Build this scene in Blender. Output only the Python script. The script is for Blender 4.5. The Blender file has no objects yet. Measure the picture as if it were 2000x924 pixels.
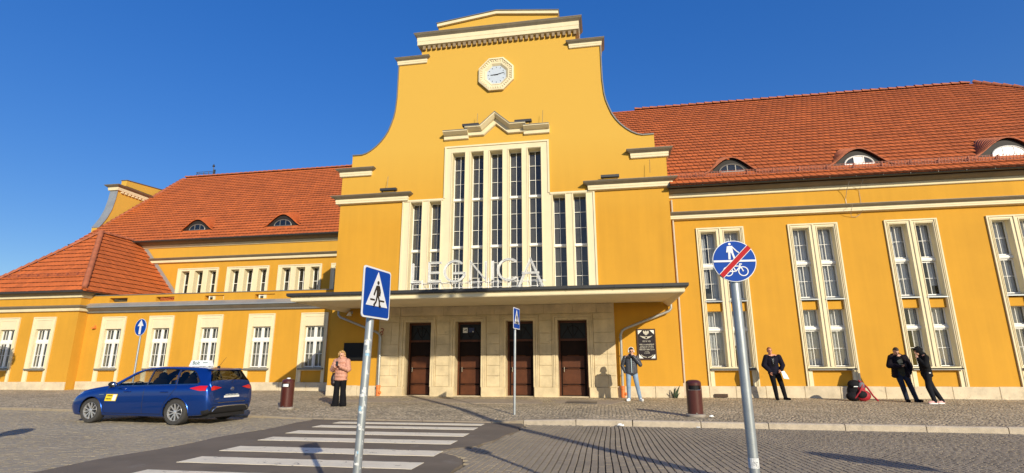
import bpy, bmesh, math, random
from math import sin, cos, tan, pi, radians, hypot, atan2, sqrt
from mathutils import Vector, Matrix
from mathutils.geometry import tessellate_polygon
random.seed(7)
SC = bpy.context.scene
COL = SC.collection

# ------------------------------------------------------------------ camera, sky, sun, exposure
cam_d = bpy.data.cameras.new('camera')
cam = bpy.data.objects.new('camera', cam_d); COL.objects.link(cam)
PITCH, YAW, ROLL = 0.237531744, -0.169872649, -0.00269666943
f0 = Vector((sin(YAW), cos(YAW), 0)); r0 = Vector((cos(YAW), -sin(YAW), 0)); u0 = Vector((0, 0, 1))
fw = f0*cos(PITCH) + u0*sin(PITCH); up = u0*cos(PITCH) - f0*sin(PITCH)
rt = r0*cos(ROLL) + up*sin(ROLL); up = -r0*sin(ROLL) + up*cos(ROLL)
cam.matrix_world = Matrix(((rt.x, up.x, -fw.x, 0), (rt.y, up.y, -fw.y, 0), (rt.z, up.z, -fw.z, 1.25), (0, 0, 0, 1)))
cam_d.sensor_fit = 'HORIZONTAL'; cam_d.sensor_width = 36; cam_d.lens = 36*1042.6/2000
cam_d.clip_start = 0.05; cam_d.clip_end = 4000
SC.camera = cam

SUN_AZ, SUN_EL = radians(34.3), radians(20.9)      # from in front of the facade, off to the right
sun_dir = Vector((sin(SUN_AZ)*cos(SUN_EL), -cos(SUN_AZ)*cos(SUN_EL), sin(SUN_EL)))
W = bpy.data.worlds.new('World'); SC.world = W; W.use_nodes = True
nt = W.node_tree; nt.nodes.clear()
sky = nt.nodes.new('ShaderNodeTexSky'); sky.sky_type = 'NISHITA'; sky.sun_disc = False
sky.sun_elevation = SUN_EL; sky.sun_rotation = atan2(sun_dir.x, sun_dir.y)
sky.air_density = 1.0; sky.dust_density = 0.6; sky.ozone_density = 3.0; sky.altitude = 100
sep = nt.nodes.new('ShaderNodeSeparateColor'); sep.mode = 'HSV'; cmb = nt.nodes.new('ShaderNodeCombineColor'); cmb.mode = 'HSV'
def nm(op, a, b, src):
    n_ = nt.nodes.new('ShaderNodeMath'); n_.operation = op; n_.inputs[1].default_value = b; nt.links.new(src, n_.inputs[0]); return n_.outputs[0]
# the camera's rendering of a clear sky: deeper blue and a gentler range from horizon to zenith, the same for the whole dome
nt.links.new(sky.outputs[0], sep.inputs[0])
nt.links.new(nm('ADD', 0, .015, sep.outputs[0]), cmb.inputs[0])
sa = nm('MULTIPLY', 0, 1.32, sep.outputs[1]); sa.node.use_clamp = True; nt.links.new(sa, cmb.inputs[1])
vmax = nt.nodes.new('ShaderNodeMath'); vmax.operation = 'MAXIMUM'; nt.links.new(sep.outputs[2], vmax.inputs[0])
nt.links.new(nm('MULTIPLY', 0, 2.85, nm('POWER', 0, .55, sep.outputs[2])), vmax.inputs[1]); nt.links.new(vmax.outputs[0], cmb.inputs[2])
bg = nt.nodes.new('ShaderNodeBackground'); bg.inputs['Strength'].default_value = 0.1
wo = nt.nodes.new('ShaderNodeOutputWorld')
nt.links.new(cmb.outputs[0], bg.inputs[0]); nt.links.new(bg.outputs[0], wo.inputs[0])
sun_d = bpy.data.lights.new('sun', 'SUN'); sun_d.energy = 5.0; sun_d.angle = radians(0.5); sun_d.color = (1.0, 0.90, 0.71)
sun = bpy.data.objects.new('sun', sun_d); COL.objects.link(sun)
sun.rotation_euler = sun_dir.to_track_quat('Z', 'Y').to_euler(); sun.location = (20, -30, 40)
SC.view_settings.view_transform = 'Standard'; SC.view_settings.look = 'None'
SC.view_settings.exposure = 0.0; SC.view_settings.gamma = 1.0
SC.render.engine = 'CYCLES'
SC.cycles.max_bounces = 6; SC.cycles.transparent_max_bounces = 10

# ------------------------------------------------------------------ materials
def mat(name, col, rough=.8, metal=0., var=.08, vs=1.5, bump=0., bs=40., spec=.5, island=0., coat=0., dirt=None, streak=0., hue=0.):
    m = bpy.data.materials.new(name); m.use_nodes = True
    n = m.node_tree; L = n.links; B = n.nodes['Principled BSDF']
    B.inputs['Roughness'].default_value = rough; B.inputs['Metallic'].default_value = metal
    B.inputs['Specular IOR Level'].default_value = spec
    if coat: B.inputs['Coat Weight'].default_value = coat; B.inputs['Coat Roughness'].default_value = .05
    geo = n.nodes.new('ShaderNodeNewGeometry')
    noi = n.nodes.new('ShaderNodeTexNoise'); noi.inputs['Scale'].default_value = vs; noi.inputs['Detail'].default_value = 6; noi.inputs['Roughness'].default_value = .6
    L.new(geo.outputs['Position'], noi.inputs['Vector'])
    def ramp(src, lo, hi):
        r = n.nodes.new('ShaderNodeMapRange'); r.inputs['To Min'].default_value = lo; r.inputs['To Max'].default_value = hi
        r.inputs['From Min'].default_value = .25; r.inputs['From Max'].default_value = .75
        L.new(src, r.inputs['Value']); return r.outputs[0]
    def mul(cs, vsok):
        x = n.nodes.new('ShaderNodeMix'); x.data_type = 'RGBA'; x.blend_type = 'MULTIPLY'; x.inputs[0].default_value = 1
        L.new(cs, x.inputs[6])
        L.new(vsok, x.inputs[7]); return x.outputs[2]
    rgb = n.nodes.new('ShaderNodeRGB'); rgb.outputs[0].default_value = (*col, 1); c = rgb.outputs[0]
    if var: c = mul(c, ramp(noi.outputs['Fac'], 1-var, 1+var))
    if streak:
        sp = n.nodes.new('ShaderNodeMapping'); sp.inputs['Scale'].default_value = (3.0, 3.0, .18)
        L.new(geo.outputs['Position'], sp.inputs['Vector'])
        sn = n.nodes.new('ShaderNodeTexNoise'); sn.inputs['Scale'].default_value = 1.2; sn.inputs['Detail'].default_value = 8
        L.new(sp.outputs[0], sn.inputs['Vector']); c = mul(c, ramp(sn.outputs['Fac'], 1-streak, 1+streak*.4))
    if island:
        r = n.nodes.new('ShaderNodeMapRange'); r.inputs['To Min'].default_value = 1-island; r.inputs['To Max'].default_value = 1+island*.6
        L.new(geo.outputs['Random Per Island'], r.inputs['Value']); c = mul(c, r.outputs[0])
    if dirt:
        dn = n.nodes.new('ShaderNodeTexNoise'); dn.inputs['Scale'].default_value = dirt[1]; dn.inputs['Detail'].default_value = 10; dn.inputs['Roughness'].default_value = .7
        L.new(geo.outputs['Position'], dn.inputs['Vector'])
        dr = n.nodes.new('ShaderNodeMapRange'); dr.inputs['From Min'].default_value = dirt[2]; dr.inputs['From Max'].default_value = dirt[2]+.12
        L.new(dn.outputs['Fac'], dr.inputs['Value'])
        x = n.nodes.new('ShaderNodeMix'); x.data_type = 'RGBA'; L.new(dr.outputs[0], x.inputs[0]); L.new(c, x.inputs[6]); x.inputs[7].default_value = (*dirt[0], 1); c = x.outputs[2]
    L.new(c, B.inputs['Base Color'])
    if bump:
        bn = n.nodes.new('ShaderNodeTexNoise'); bn.inputs['Scale'].default_value = bs; bn.inputs['Detail'].default_value = 4
        L.new(geo.outputs['Position'], bn.inputs['Vector'])
        bp = n.nodes.new('ShaderNodeBump'); bp.inputs['Strength'].default_value = bump; bp.inputs['Distance'].default_value = .02
        L.new(bn.outputs['Fac'], bp.inputs['Height']); L.new(bp.outputs[0], B.inputs['Normal'])
    return m

def glassmat(name, tint, refl_rough=.02, clear=.85):
    m = bpy.data.materials.new(name); m.use_nodes = True; n = m.node_tree; L = n.links
    n.nodes.remove(n.nodes['Principled BSDF']); out = n.nodes['Material Output']
    lw = n.nodes.new('ShaderNodeLayerWeight'); lw.inputs[0].default_value = .5      # Schlick, the same from both sides of the pane
    p5 = n.nodes.new('ShaderNodeMath'); p5.operation = 'POWER'; p5.inputs[1].default_value = 5; L.new(lw.outputs['Facing'], p5.inputs[0])
    fr = n.nodes.new('ShaderNodeMath'); fr.operation = 'MULTIPLY_ADD'; fr.inputs[1].default_value = .94; fr.inputs[2].default_value = .06; L.new(p5.outputs[0], fr.inputs[0])
    tr = n.nodes.new('ShaderNodeBsdfTransparent'); tr.inputs[0].default_value = (*tint, 1)
    gl = n.nodes.new('ShaderNodeBsdfGlossy'); gl.inputs['Roughness'].default_value = refl_rough
    mx = n.nodes.new('ShaderNodeMixShader')
    ma = n.nodes.new('ShaderNodeMath'); ma.operation = 'MULTIPLY'; ma.inputs[1].default_value = 1.0; ma.use_clamp = True
    L.new(fr.outputs[0], ma.inputs[0]); L.new(ma.outputs[0], mx.inputs[0]); L.new(tr.outputs[0], mx.inputs[1]); L.new(gl.outputs[0], mx.inputs[2]); L.new(mx.outputs[0], out.inputs[0])
    return m

YELLOW = mat('yellow_render', (.58, .290, .022), .9, var=.06, vs=.7, bump=.12, bs=120, streak=.07)
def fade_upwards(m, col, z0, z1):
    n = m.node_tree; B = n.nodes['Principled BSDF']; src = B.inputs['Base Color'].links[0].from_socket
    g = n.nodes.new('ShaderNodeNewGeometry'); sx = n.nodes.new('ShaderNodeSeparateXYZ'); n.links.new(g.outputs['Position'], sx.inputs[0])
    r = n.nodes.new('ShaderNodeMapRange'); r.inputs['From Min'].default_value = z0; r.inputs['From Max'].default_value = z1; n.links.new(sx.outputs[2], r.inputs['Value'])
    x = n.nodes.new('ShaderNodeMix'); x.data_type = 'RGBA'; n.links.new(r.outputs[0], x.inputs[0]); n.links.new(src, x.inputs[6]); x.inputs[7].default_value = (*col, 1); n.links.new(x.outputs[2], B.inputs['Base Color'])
fade_upwards(YELLOW, (.62, .368, .055), 7.0, 10.5)     # paler yellow blended in towards the upper walls
CREAM = mat('cream_paint', (.75, .65, .42), .75, var=.05, vs=2, bump=.06, bs=60, streak=.06)
STONE = mat('pale_sandstone', (.64, .52, .32), .85, var=.22, vs=2.2, bump=.35, bs=35, streak=.12, dirt=((.36, .29, .20), 3.0, .62))
BASE = mat('plinth_stone', (.62, .52, .36), .9, var=.2, vs=2.5, bump=.4, bs=30, dirt=((.33, .27, .19), 2.2, .58))
TILE = mat('clay_tile', (.52, .122, .024), .75, var=.14, vs=.6, bump=.15, bs=50, island=.16)
TEDGE = mat('gap_shade_tile_edge', (.15, .045, .018), .9, var=.3, vs=3)  # dark brown puts the shaded gap under each course into the edge colour
TILEOLD = mat('weathered_ridge_tile', (.36, .11, .05), .85, var=.3, vs=3, bump=.3, bs=30, island=.25)
ZINC = mat('grey_sheet_metal', (.22, .21, .19), .5, .35, var=.12, vs=2)
BROWNM = mat('brown_sheet_metal', (.225, .19, .135), .6, .1, var=.15, vs=2, streak=.12)
ZINCL = mat('light_zinc', (.36, .38, .38), .45, .4, var=.12, vs=2)
GUTTER = mat('dark_gutter', (.055, .055, .055), .45, .3, var=.1, vs=3)
WHITE = mat('white_paint', (.80, .79, .74), .5, var=.04, vs=4)
DARK = mat('dark_interior', (.018, .017, .017), .9, var=.2, vs=3)
DIMROOM = mat('dim_room', (.10, .092, .08), .9, var=.4, vs=.9)
CURTAIN = mat('net_curtain', (.80, .80, .79), .9, var=.12, vs=2, streak=.15)
PANE = glassmat('window_glass', (.72, .74, .76), .03)
WOOD = mat('brown_door_wood', (.088, .028, .010), .5, var=.25, vs=4, bump=.15, bs=25, spec=.3)
WOODD = mat('shade_dark_wood', (.016, .008, .006), .6, spec=.12, var=.3, vs=4)  # dark wood; on the upper door leaves its colour paints in canopy shade
PIPE = mat('galvanised_pipe', (.42, .42, .40), .4, .5, var=.12, vs=6)
POLE = mat('galvanised_post', (.40, .43, .44), .42, .55, var=.14, vs=9)
ORANGE = mat('orange_plastic', (.75, .20, .045), .5, var=.2, vs=8, dirt=((.35, .16, .08), 9, .58))
BLACK = mat('black_metal', (.010, .010, .010), .55, .0, var=.1, spec=.2)
FAN = mat('dark_fanlight_glass', (.012, .010, .009), .3, var=.3, vs=6, spec=.2)
CHROME = mat('bright_metal', (.65, .66, .68), .18, 1.0, var=.02)

# ------------------------------------------------------------------ mesh helpers
class MB:
    def __init__(s): s.v = []; s.f = []; s.m = []; s.mi = 0
    def add(s, vs, fs):
        o = len(s.v); s.v += [tuple(p) for p in vs]; s.f += [tuple(i+o for i in f) for f in fs]; s.m += [s.mi]*len(fs); return s
    def box(s, x0, x1, y0, y1, z0, z1):
        return s.add([(x0,y0,z0),(x1,y0,z0),(x1,y1,z0),(x0,y1,z0),(x0,y0,z1),(x1,y0,z1),(x1,y1,z1),(x0,y1,z1)],
                     [(0,3,2,1),(4,5,6,7),(0,1,5,4),(1,2,6,5),(2,3,7,6),(3,0,4,7)])
    def cbox(s, x0, x1, y0, y1, z0, z1, c=.01):       # box with its front edges chamfered (front = -y)
        return s.add([(x0,y1,z0),(x1,y1,z0),(x1,y1,z1),(x0,y1,z1),(x0,y0+c,z0),(x1,y0+c,z0),(x1,y0+c,z1),(x0,y0+c,z1),
                      (x0+c,y0,z0+c),(x1-c,y0,z0+c),(x1-c,y0,z1-c),(x0+c,y0,z1-c)],
                     [(8,9,10,11),(4,5,9,8),(5,6,10,9),(6,7,11,10),(7,4,8,11),(0,1,5,4),(1,2,6,5),(2,3,7,6),(3,0,4,7),(0,3,2,1)])
    def prism(s, poly, y0, y1):                        # polygon in x,z extruded along y
        n = len(poly); tr = tessellate_polygon([[Vector((x, z, 0)) for x, z in poly]])
        vs = [(x, y0, z) for x, z in poly]+[(x, y1, z) for x, z in poly]
        fs = [t for t in tr]+[tuple(i+n for i in t[::-1]) for t in tr]+[(i, (i+1) % n, (i+1) % n+n, i+n) for i in range(n)]
        return s.add(vs, fs)
    def prism_x(s, poly, x0, x1):                      # polygon in y,z extruded along x
        n = len(poly); tr = tessellate_polygon([[Vector((y, z, 0)) for y, z in poly]])
        vs = [(x0, y, z) for y, z in poly]+[(x1, y, z) for y, z in poly]
        fs = [t for t in tr]+[tuple(i+n for i in t[::-1]) for t in tr]+[(i, (i+1) % n, (i+1) % n+n, i+n) for i in range(n)]
        return s.add(vs, fs)
    def slab(s, poly, z0, z1):                         # polygon in x,y extruded along z
        n = len(poly); tr = tessellate_polygon([[Vector((x, y, 0)) for x, y in poly]])
        vs = [(x, y, z0) for x, y in poly]+[(x, y, z1) for x, y in poly]
        fs = [t for t in tr]+[tuple(i+n for i in t[::-1]) for t in tr]+[(i, (i+1) % n, (i+1) % n+n, i+n) for i in range(n)]
        return s.add(vs, fs)
    def cyl(s, a, b, r0, r1=None, n=12, caps=True):
        a = Vector(a); b = Vector(b); r1 = r0 if r1 is None else r1
        d = (b-a).normalized(); e = d.orthogonal().normalized(); g = d.cross(e)
        vs = [a+(e*cos(2*pi*i/n)+g*sin(2*pi*i/n))*r0 for i in range(n)]+[b+(e*cos(2*pi*i/n)+g*sin(2*pi*i/n))*r1 for i in range(n)]
        fs = [(i, (i+1) % n, (i+1) % n+n, i+n) for i in range(n)]
        if caps: fs += [tuple(range(n))[::-1], tuple(range(n, 2*n))]
        return s.add(vs, fs)
    def tube(s, path, r, n=8, closed=False):
        P = [Vector(p) for p in path]; N = len(P); vs = []; e = None
        for i, p in enumerate(P):
            a = P[(i-1) % N] if (i or closed) else p; b = P[(i+1) % N] if (i < N-1 or closed) else p
            d = (b-a).normalized()
            if e is None: e = d.orthogonal().normalized()
            e = (e-d*e.dot(d)).normalized(); g = d.cross(e); rr = r[i] if isinstance(r, (list, tuple)) else r
            vs += [p+(e*cos(2*pi*k/n)+g*sin(2*pi*k/n))*rr for k in range(n)]
        fs = []
        for i in range(N if closed else N-1):
            j = (i+1) % N
            fs += [(i*n+k, i*n+(k+1) % n, j*n+(k+1) % n, j*n+k) for k in range(n)]
        if not closed: fs += [tuple(range(n))[::-1], tuple(range((N-1)*n, N*n))]
        return s.add(vs, fs)
    def lathe(s, prof, c=(0, 0, 0), n=20, axis='z', caps=True):
        vs = []; N = len(prof)
        for r, h in prof:
            for k in range(n):
                a = 2*pi*k/n
                p = (r*cos(a), r*sin(a), h) if axis == 'z' else ((r*cos(a), h, r*sin(a)) if axis == 'y' else (h, r*cos(a), r*sin(a)))
                vs.append((c[0]+p[0], c[1]+p[1], c[2]+p[2]))
        fs = [(i*n+k, i*n+(k+1) % n, (i+1)*n+(k+1) % n, (i+1)*n+k) for i in range(N-1) for k in range(n)]
        if caps: fs += [tuple(range(n))[::-1], tuple(range((N-1)*n, N*n))]
        return s.add(vs, fs)
    def ell(s, c, r, n=12, m=8, rot=None):
        vs = []; c = Vector(c)
        for j in range(1, m):
            t = pi*j/m
            for k in range(n):
                q = Vector((r[0]*sin(t)*cos(2*pi*k/n), r[1]*sin(t)*sin(2*pi*k/n), r[2]*cos(t)))
                vs.append(c+(rot @ q if rot else q))
        top = Vector((0, 0, r[2])); vs += [c+(rot @ top if rot else top), c-(rot @ top if rot else top)]
        fs = [(j*n+k, (j+1)*n+k, (j+1)*n+(k+1) % n, j*n+(k+1) % n) for j in range(m-2) for k in range(n)]
        T = (m-1)*n
        fs += [(T, k, (k+1) % n) for k in range(n)]+[(T+1, (m-2)*n+(k+1) % n, (m-2)*n+k) for k in range(n)]
        return s.add(vs, fs)
    def sweep(s, prof, path, closed_prof=True):
        # prof: (d, z) with d outward; path: plan polyline (x, y); outward is to the right of travel
        P = [Vector((x, y)) for x, y in path]; N = len(P); off = []
        for i in range(N):
            d1 = (P[i]-P[i-1]).normalized() if i else None; d2 = (P[i+1]-P[i]).normalized() if i < N-1 else None
            n1 = Vector((d1.y, -d1.x)) if d1 else None; n2 = Vector((d2.y, -d2.x)) if d2 else None
            if n1 is None: o = n2
            elif n2 is None: o = n1
            else:
                o = (n1+n2); o = o/(1+n1.dot(n2))
            off.append(o)
        K = len(prof); vs = []
        for p, o in zip(P, off): vs += [(p.x+o.x*d, p.y+o.y*d, z) for d, z in prof]
        fs = [(i*K+k, i*K+(k+1) % K, (i+1)*K+(k+1) % K, (i+1)*K+k) for i in range(N-1) for k in range(K)]
        tr = tessellate_polygon([[Vector((d, z, 0)) for d, z in prof]])
        fs += [tuple(t) for t in tr]+[tuple(i+(N-1)*K for i in t[::-1]) for t in tr]
        return s.add(vs, fs)
    def wall(s, outer, holes, y0, y1, back=False):     # wall face in x,z at y0 with real openings and reveals to y1
        polys = [[Vector((x, z, 0)) for x, z in q] for q in [outer]+holes]; flat = [p for q in polys for p in q]
        tr = tessellate_polygon(polys)
        vs = [(p.x, y0, p.y) for p in flat]; n = len(flat); vs += [(p.x, y1, p.y) for p in flat]; fs = [tuple(t) for t in tr]
        if back: fs += [tuple(i+n for i in t[::-1]) for t in tr]
        o = 0
        for q in polys:
            k = len(q); fs += [(o+i, o+(i+1) % k, o+(i+1) % k+n, o+i+n) for i in range(k)]; o += k
        return s.add(vs, fs)
    def mesh(s, name, mats, smooth=False):
        me = bpy.data.meshes.new(name); me.from_pydata(s.v, [], s.f)
        mats = mats if isinstance(mats, (list, tuple)) else [mats]
        for m in mats: me.materials.append(m)
        if len(mats) > 1: me.polygons.foreach_set('material_index', s.m)
        bm = bmesh.new(); bm.from_mesh(me); bmesh.ops.recalc_face_normals(bm, faces=bm.faces); bm.to_mesh(me); bm.free()
        if smooth:
            me.polygons.foreach_set('use_smooth', [True]*len(me.polygons))
            try: me.set_sharp_from_angle(angle=radians(40))
            except Exception: pass
        me.update(); return me
    def build(s, name, mats, parent=None, smooth=False, label=None, kind=None, at=None):
        o = bpy.data.objects.new(name, s.mesh(name, mats, smooth)); COL.objects.link(o)
        if parent is not None: adopt(o, parent)
        if at: o.location = at
        if label: o['label'] = label
        if kind: o['kind'] = kind
        return o

def R(x0, x1, z0, z1): return [(x0, z0), (x1, z0), (x1, z1), (x0, z1)]
def world_of(o):
    return o.matrix_basis.copy() if o.parent is None else world_of(o.parent) @ o.matrix_parent_inverse @ o.matrix_basis
LOCAL = [False]                                        # True: children are given in their parent's own frame
def adopt(o, parent):
    o.parent = parent
    if not LOCAL[0]: o.matrix_parent_inverse = world_of(parent).inverted()
def inst(name, me, parent, loc=(0, 0, 0), rot=None, scale=None):
    o = bpy.data.objects.new(name, me); COL.objects.link(o); o.location = loc
    if rot: o.rotation_euler = rot
    if scale: o.scale = scale
    if parent is not None: adopt(o, parent)
    return o
def thing(name, label, cat, loc=(0, 0, 0), rz=0, group=None):
    o = bpy.data.objects.new(name, None); COL.objects.link(o); o.empty_display_size = .3
    o.location = loc; o.rotation_euler = (0, 0, rz); tag(o, label, cat, group); return o
def tag(o, label, cat, group=None):
    o['label'] = label; o['category'] = cat
    if group: o['group'] = group
    return o
def text_mesh(body, size, mat_, name, parent, loc, rot=(pi/2, 0, 0), ext=.003, align='CENTER', sx=1.0):
    cu = bpy.data.curves.new('txt', 'FONT'); cu.body = body; cu.size = size; cu.extrude = ext; cu.align_x = align; cu.align_y = 'CENTER'
    to = bpy.data.objects.new('txt', cu); COL.objects.link(to)
    dg = bpy.context.evaluated_depsgraph_get(); me = bpy.data.meshes.new_from_object(to.evaluated_get(dg))
    bpy.data.objects.remove(to); me.materials.clear(); me.materials.append(mat_); me.name = name
    o = bpy.data.objects.new(name, me); COL.objects.link(o); o.location = loc; o.rotation_euler = rot; o.scale = (sx, 1, 1)
    if parent is not None: adopt(o, parent)
    return o
def pave_z(y): return .016*(y-13.3) if y > 13.3 else 0.0
# ------------------------------------------------------------------ ground, road, crossing, pavement, kerb
def surf_mat(name, col, col2, cell, rough=.85, bump=.5, big=.18):
    """small stones or grains: Voronoi cells give each stone its tone and a rounded relief"""
    m = bpy.data.materials.new(name); m.use_nodes = True; n = m.node_tree; L = n.links; B = n.nodes['Principled BSDF']
    B.inputs['Roughness'].default_value = rough
    g = n.nodes.new('ShaderNodeNewGeometry')
    v = n.nodes.new('ShaderNodeTexVoronoi'); v.inputs['Scale'].default_value = 1/cell; v.inputs['Randomness'].default_value = .75; L.new(g.outputs['Position'], v.inputs['Vector'])
    e = n.nodes.new('ShaderNodeTexVoronoi'); e.feature = 'DISTANCE_TO_EDGE'; e.inputs['Scale'].default_value = 1/cell; e.inputs['Randomness'].default_value = .75; L.new(g.outputs['Position'], e.inputs['Vector'])
    sep = n.nodes.new('ShaderNodeSeparateColor'); L.new(v.outputs['Color'], sep.inputs[0])
    mx = n.nodes.new('ShaderNodeMix'); mx.data_type = 'RGBA'; mx.inputs[6].default_value = (*col, 1); mx.inputs[7].default_value = (*col2, 1); L.new(sep.outputs[0], mx.inputs[0])
    er = n.nodes.new('ShaderNodeMapRange'); er.inputs['From Max'].default_value = .16; er.inputs['To Min'].default_value = .45; L.new(e.outputs['Distance'], er.inputs['Value'])
    m2 = n.nodes.new('ShaderNodeMix'); m2.data_type = 'RGBA'; m2.blend_type = 'MULTIPLY'; m2.inputs[0].default_value = 1; L.new(mx.outputs[2], m2.inputs[6]); L.new(er.outputs[0], m2.inputs[7])
    no = n.nodes.new('ShaderNodeTexNoise'); no.inputs['Scale'].default_value = .55; no.inputs['Detail'].default_value = 7; no.inputs['Roughness'].default_value = .65; L.new(g.outputs['Position'], no.inputs['Vector'])
    nr = n.nodes.new('ShaderNodeMapRange'); nr.inputs['From Min'].default_value = .3; nr.inputs['From Max'].default_value = .7; nr.inputs['To Min'].default_value = 1-big; nr.inputs['To Max'].default_value = 1+big; L.new(no.outputs['Fac'], nr.inputs['Value'])
    m3 = n.nodes.new('ShaderNodeMix'); m3.data_type = 'RGBA'; m3.blend_type = 'MULTIPLY'; m3.inputs[0].default_value = 1; L.new(m2.outputs[2], m3.inputs[6]); L.new(nr.outputs[0], m3.inputs[7])
    L.new(m3.outputs[2], B.inputs['Base Color'])
    sm = n.nodes.new('ShaderNodeMapRange'); sm.interpolation_type = 'SMOOTHSTEP'; sm.inputs['From Max'].default_value = .3; L.new(e.outputs['Distance'], sm.inputs['Value'])
    bp = n.nodes.new('ShaderNodeBump'); bp.inputs['Strength'].default_value = bump; bp.inputs['Distance'].default_value = cell*.35
    L.new(sm.outputs[0], bp.inputs['Height']); L.new(bp.outputs[0], B.inputs['Normal'])
    return m
SETT = mat('granite_sett', (.315, .262, .185), .8, var=.16, vs=.7, bump=.35, bs=40, island=.07)
SETTL = mat('small_granite_sett', (.335, .287, .208), .8, var=.14, vs=.6, bump=.3, bs=45, island=.06)
JOINT = mat('sandy_joint', (.085, .075, .058), .95, var=.3, vs=6, bump=.5, bs=90)
MOSAIC = surf_mat('mosaic_cobble', (.70, .57, .375), (.38, .31, .20), .10, bump=.8)
ASPHALT = mat('worn_asphalt', (.185, .148, .105), .9, var=.22, vs=1.1, bump=.6, bs=130, dirt=((.24, .21, .17), 1.6, .60))
KERB = mat('granite_kerb', (.50, .42, .31), .85, var=.2, vs=7, bump=.5, bs=70, island=.15, dirt=((.22, .18, .14), 9, .6))
KERBW = mat('worn_low_kerb', (.33, .27, .185), .9, var=.3, vs=5, bump=.5, bs=50, island=.15, dirt=((.28, .22, .15), 5, .5))
FLAG = mat('concrete_flag', (.34, .28, .215), .85, var=.15, vs=3, bump=.3, bs=60, island=.25)
EARTH = mat('ground_dirt', (.20, .18, .15), .95, var=.2, vs=.4, bump=.4, bs=20)

g = MB().box(-1500, 1500, -1500, 1500, -.6, -.30).build('ground', EARTH); g['kind'] = 'structure'
RZ = -.12
road = MB().box(-70, 60, -30, 16.5, -.32, RZ-.028).build('road', JOINT); road['kind'] = 'structure'

def sett(mb, cx, cy, hx, hy, z, dz, a=0., lean=.004):
    """one sett: a chamfered block standing out of its joint"""
    c, s_ = cos(a), sin(a); k = .88+random.random()*.05
    tx, ty = random.uniform(-lean, lean), random.uniform(-lean, lean); j = lambda: random.uniform(-.09, .09)
    vs = []
    for q, zz in ((1, -dz), (k, 0)):
        for ux, uy in ((-1, -1), (1, -1), (1, 1), (-1, 1)):
            x = hx*ux*q*(1+j()*.5); y = hy*uy*(1-(1-q)*.12)*(1+j()*.12)
            vs.append((cx+x*c-y*s_, cy+x*s_+y*c, z+zz+(x*tx/hx*.35+y*ty/hy*.35 if zz == 0 else 0)))
    mb.add(vs, [(4, 5, 6, 7), (0, 1, 5, 4), (1, 2, 6, 5), (2, 3, 7, 6), (3, 0, 4, 7)])

_rg = random.Random(21); RAG = [(_rg.uniform(.6, 1.6), _rg.uniform(0, 6), _rg.uniform(.03, .07)) for k in range(3)]+[(_rg.uniform(5, 9), _rg.uniform(0, 6), _rg.uniform(.008, .018)) for k in range(4)]
def ragged(y): return -2.10+sum(a*sin(f*y+p) for f, p, a in RAG)-.62*math.exp(-((y-9.05)/.42)**2)
# right side: setts laid in long lines running away from the viewer, fanning slightly
cells = []
i = 0
while True:
    x0 = -3.4+i*.102; i += 1
    if x0 > 15.5: break
    y = 5.4+random.random()*.15
    while y < 13.36-.036*max(0, x0)-.02:
        ln = random.uniform(.12, .19); yc = y+ln/2
        ph = x0*(1-.026*(yc-8.2)) + .018*sin(yc*1.1+x0*.7)
        y += ln
        if ph < ragged(yc)+.04 or yc+ln/2 > 13.40-.036*max(0, ph): continue
        cells.append((ph, yc, .102*(1-.026*(yc-8.2))/2-.0065, ln/2-.0005))
vis = [c for c in cells if abs(c[0]/c[1]-.2) < .62 and c[1] > 7.15]
vis.sort(key=lambda c: c[1]); near = set(id(c) for c in vis[:300])
mbs = MB()
protos = []
for k in range(10):
    q = MB(); sett(q, 0, 0, .5, .5, 0, .03, 0, .004); protos.append(q.mesh('cobblestone', SETT))
for c in cells:
    if id(c) in near:
        inst('cobblestone', random.choice(protos), road, (c[0], c[1], RZ+random.uniform(-.0015, .002)), (random.uniform(-.008, .008), random.uniform(-.012, .012), random.uniform(-.012, .012)), (c[2]*2, c[3]*2, 1))
    else: sett(mbs, c[0], c[1], c[2], c[3], RZ+random.uniform(-.0015, .002), .03, random.uniform(-.012, .012))
mbs.build('cobblestone_field', SETT, road, kind='stuff')
# left side: small setts in wavy rows, too small to tell apart singly
mbl = MB(); yy = 6.0
while yy < 15.4:
    xx = -27+random.random()*.1; h = random.uniform(.095, .12)
    while xx < -7.5:
        w = random.uniform(.085, .13); yc = yy+.05*sin(xx*.9+yy)+.02*sin(xx*2.3)
        if xx+w < -7.55-.05*sin(yc*3) and yc < 15.6-.105*max(0, xx+20)-.08 and not (xx < -1.55*yc-2): sett(mbl, xx+w/2, yc, w/2-.004, h/2-.002, RZ+random.uniform(-.003, .003), .03, .05*cos(xx*.9+yy), .006)
        xx += w
    yy += h
mbl.build('sett_field', SETTL, road, kind='stuff')

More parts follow.
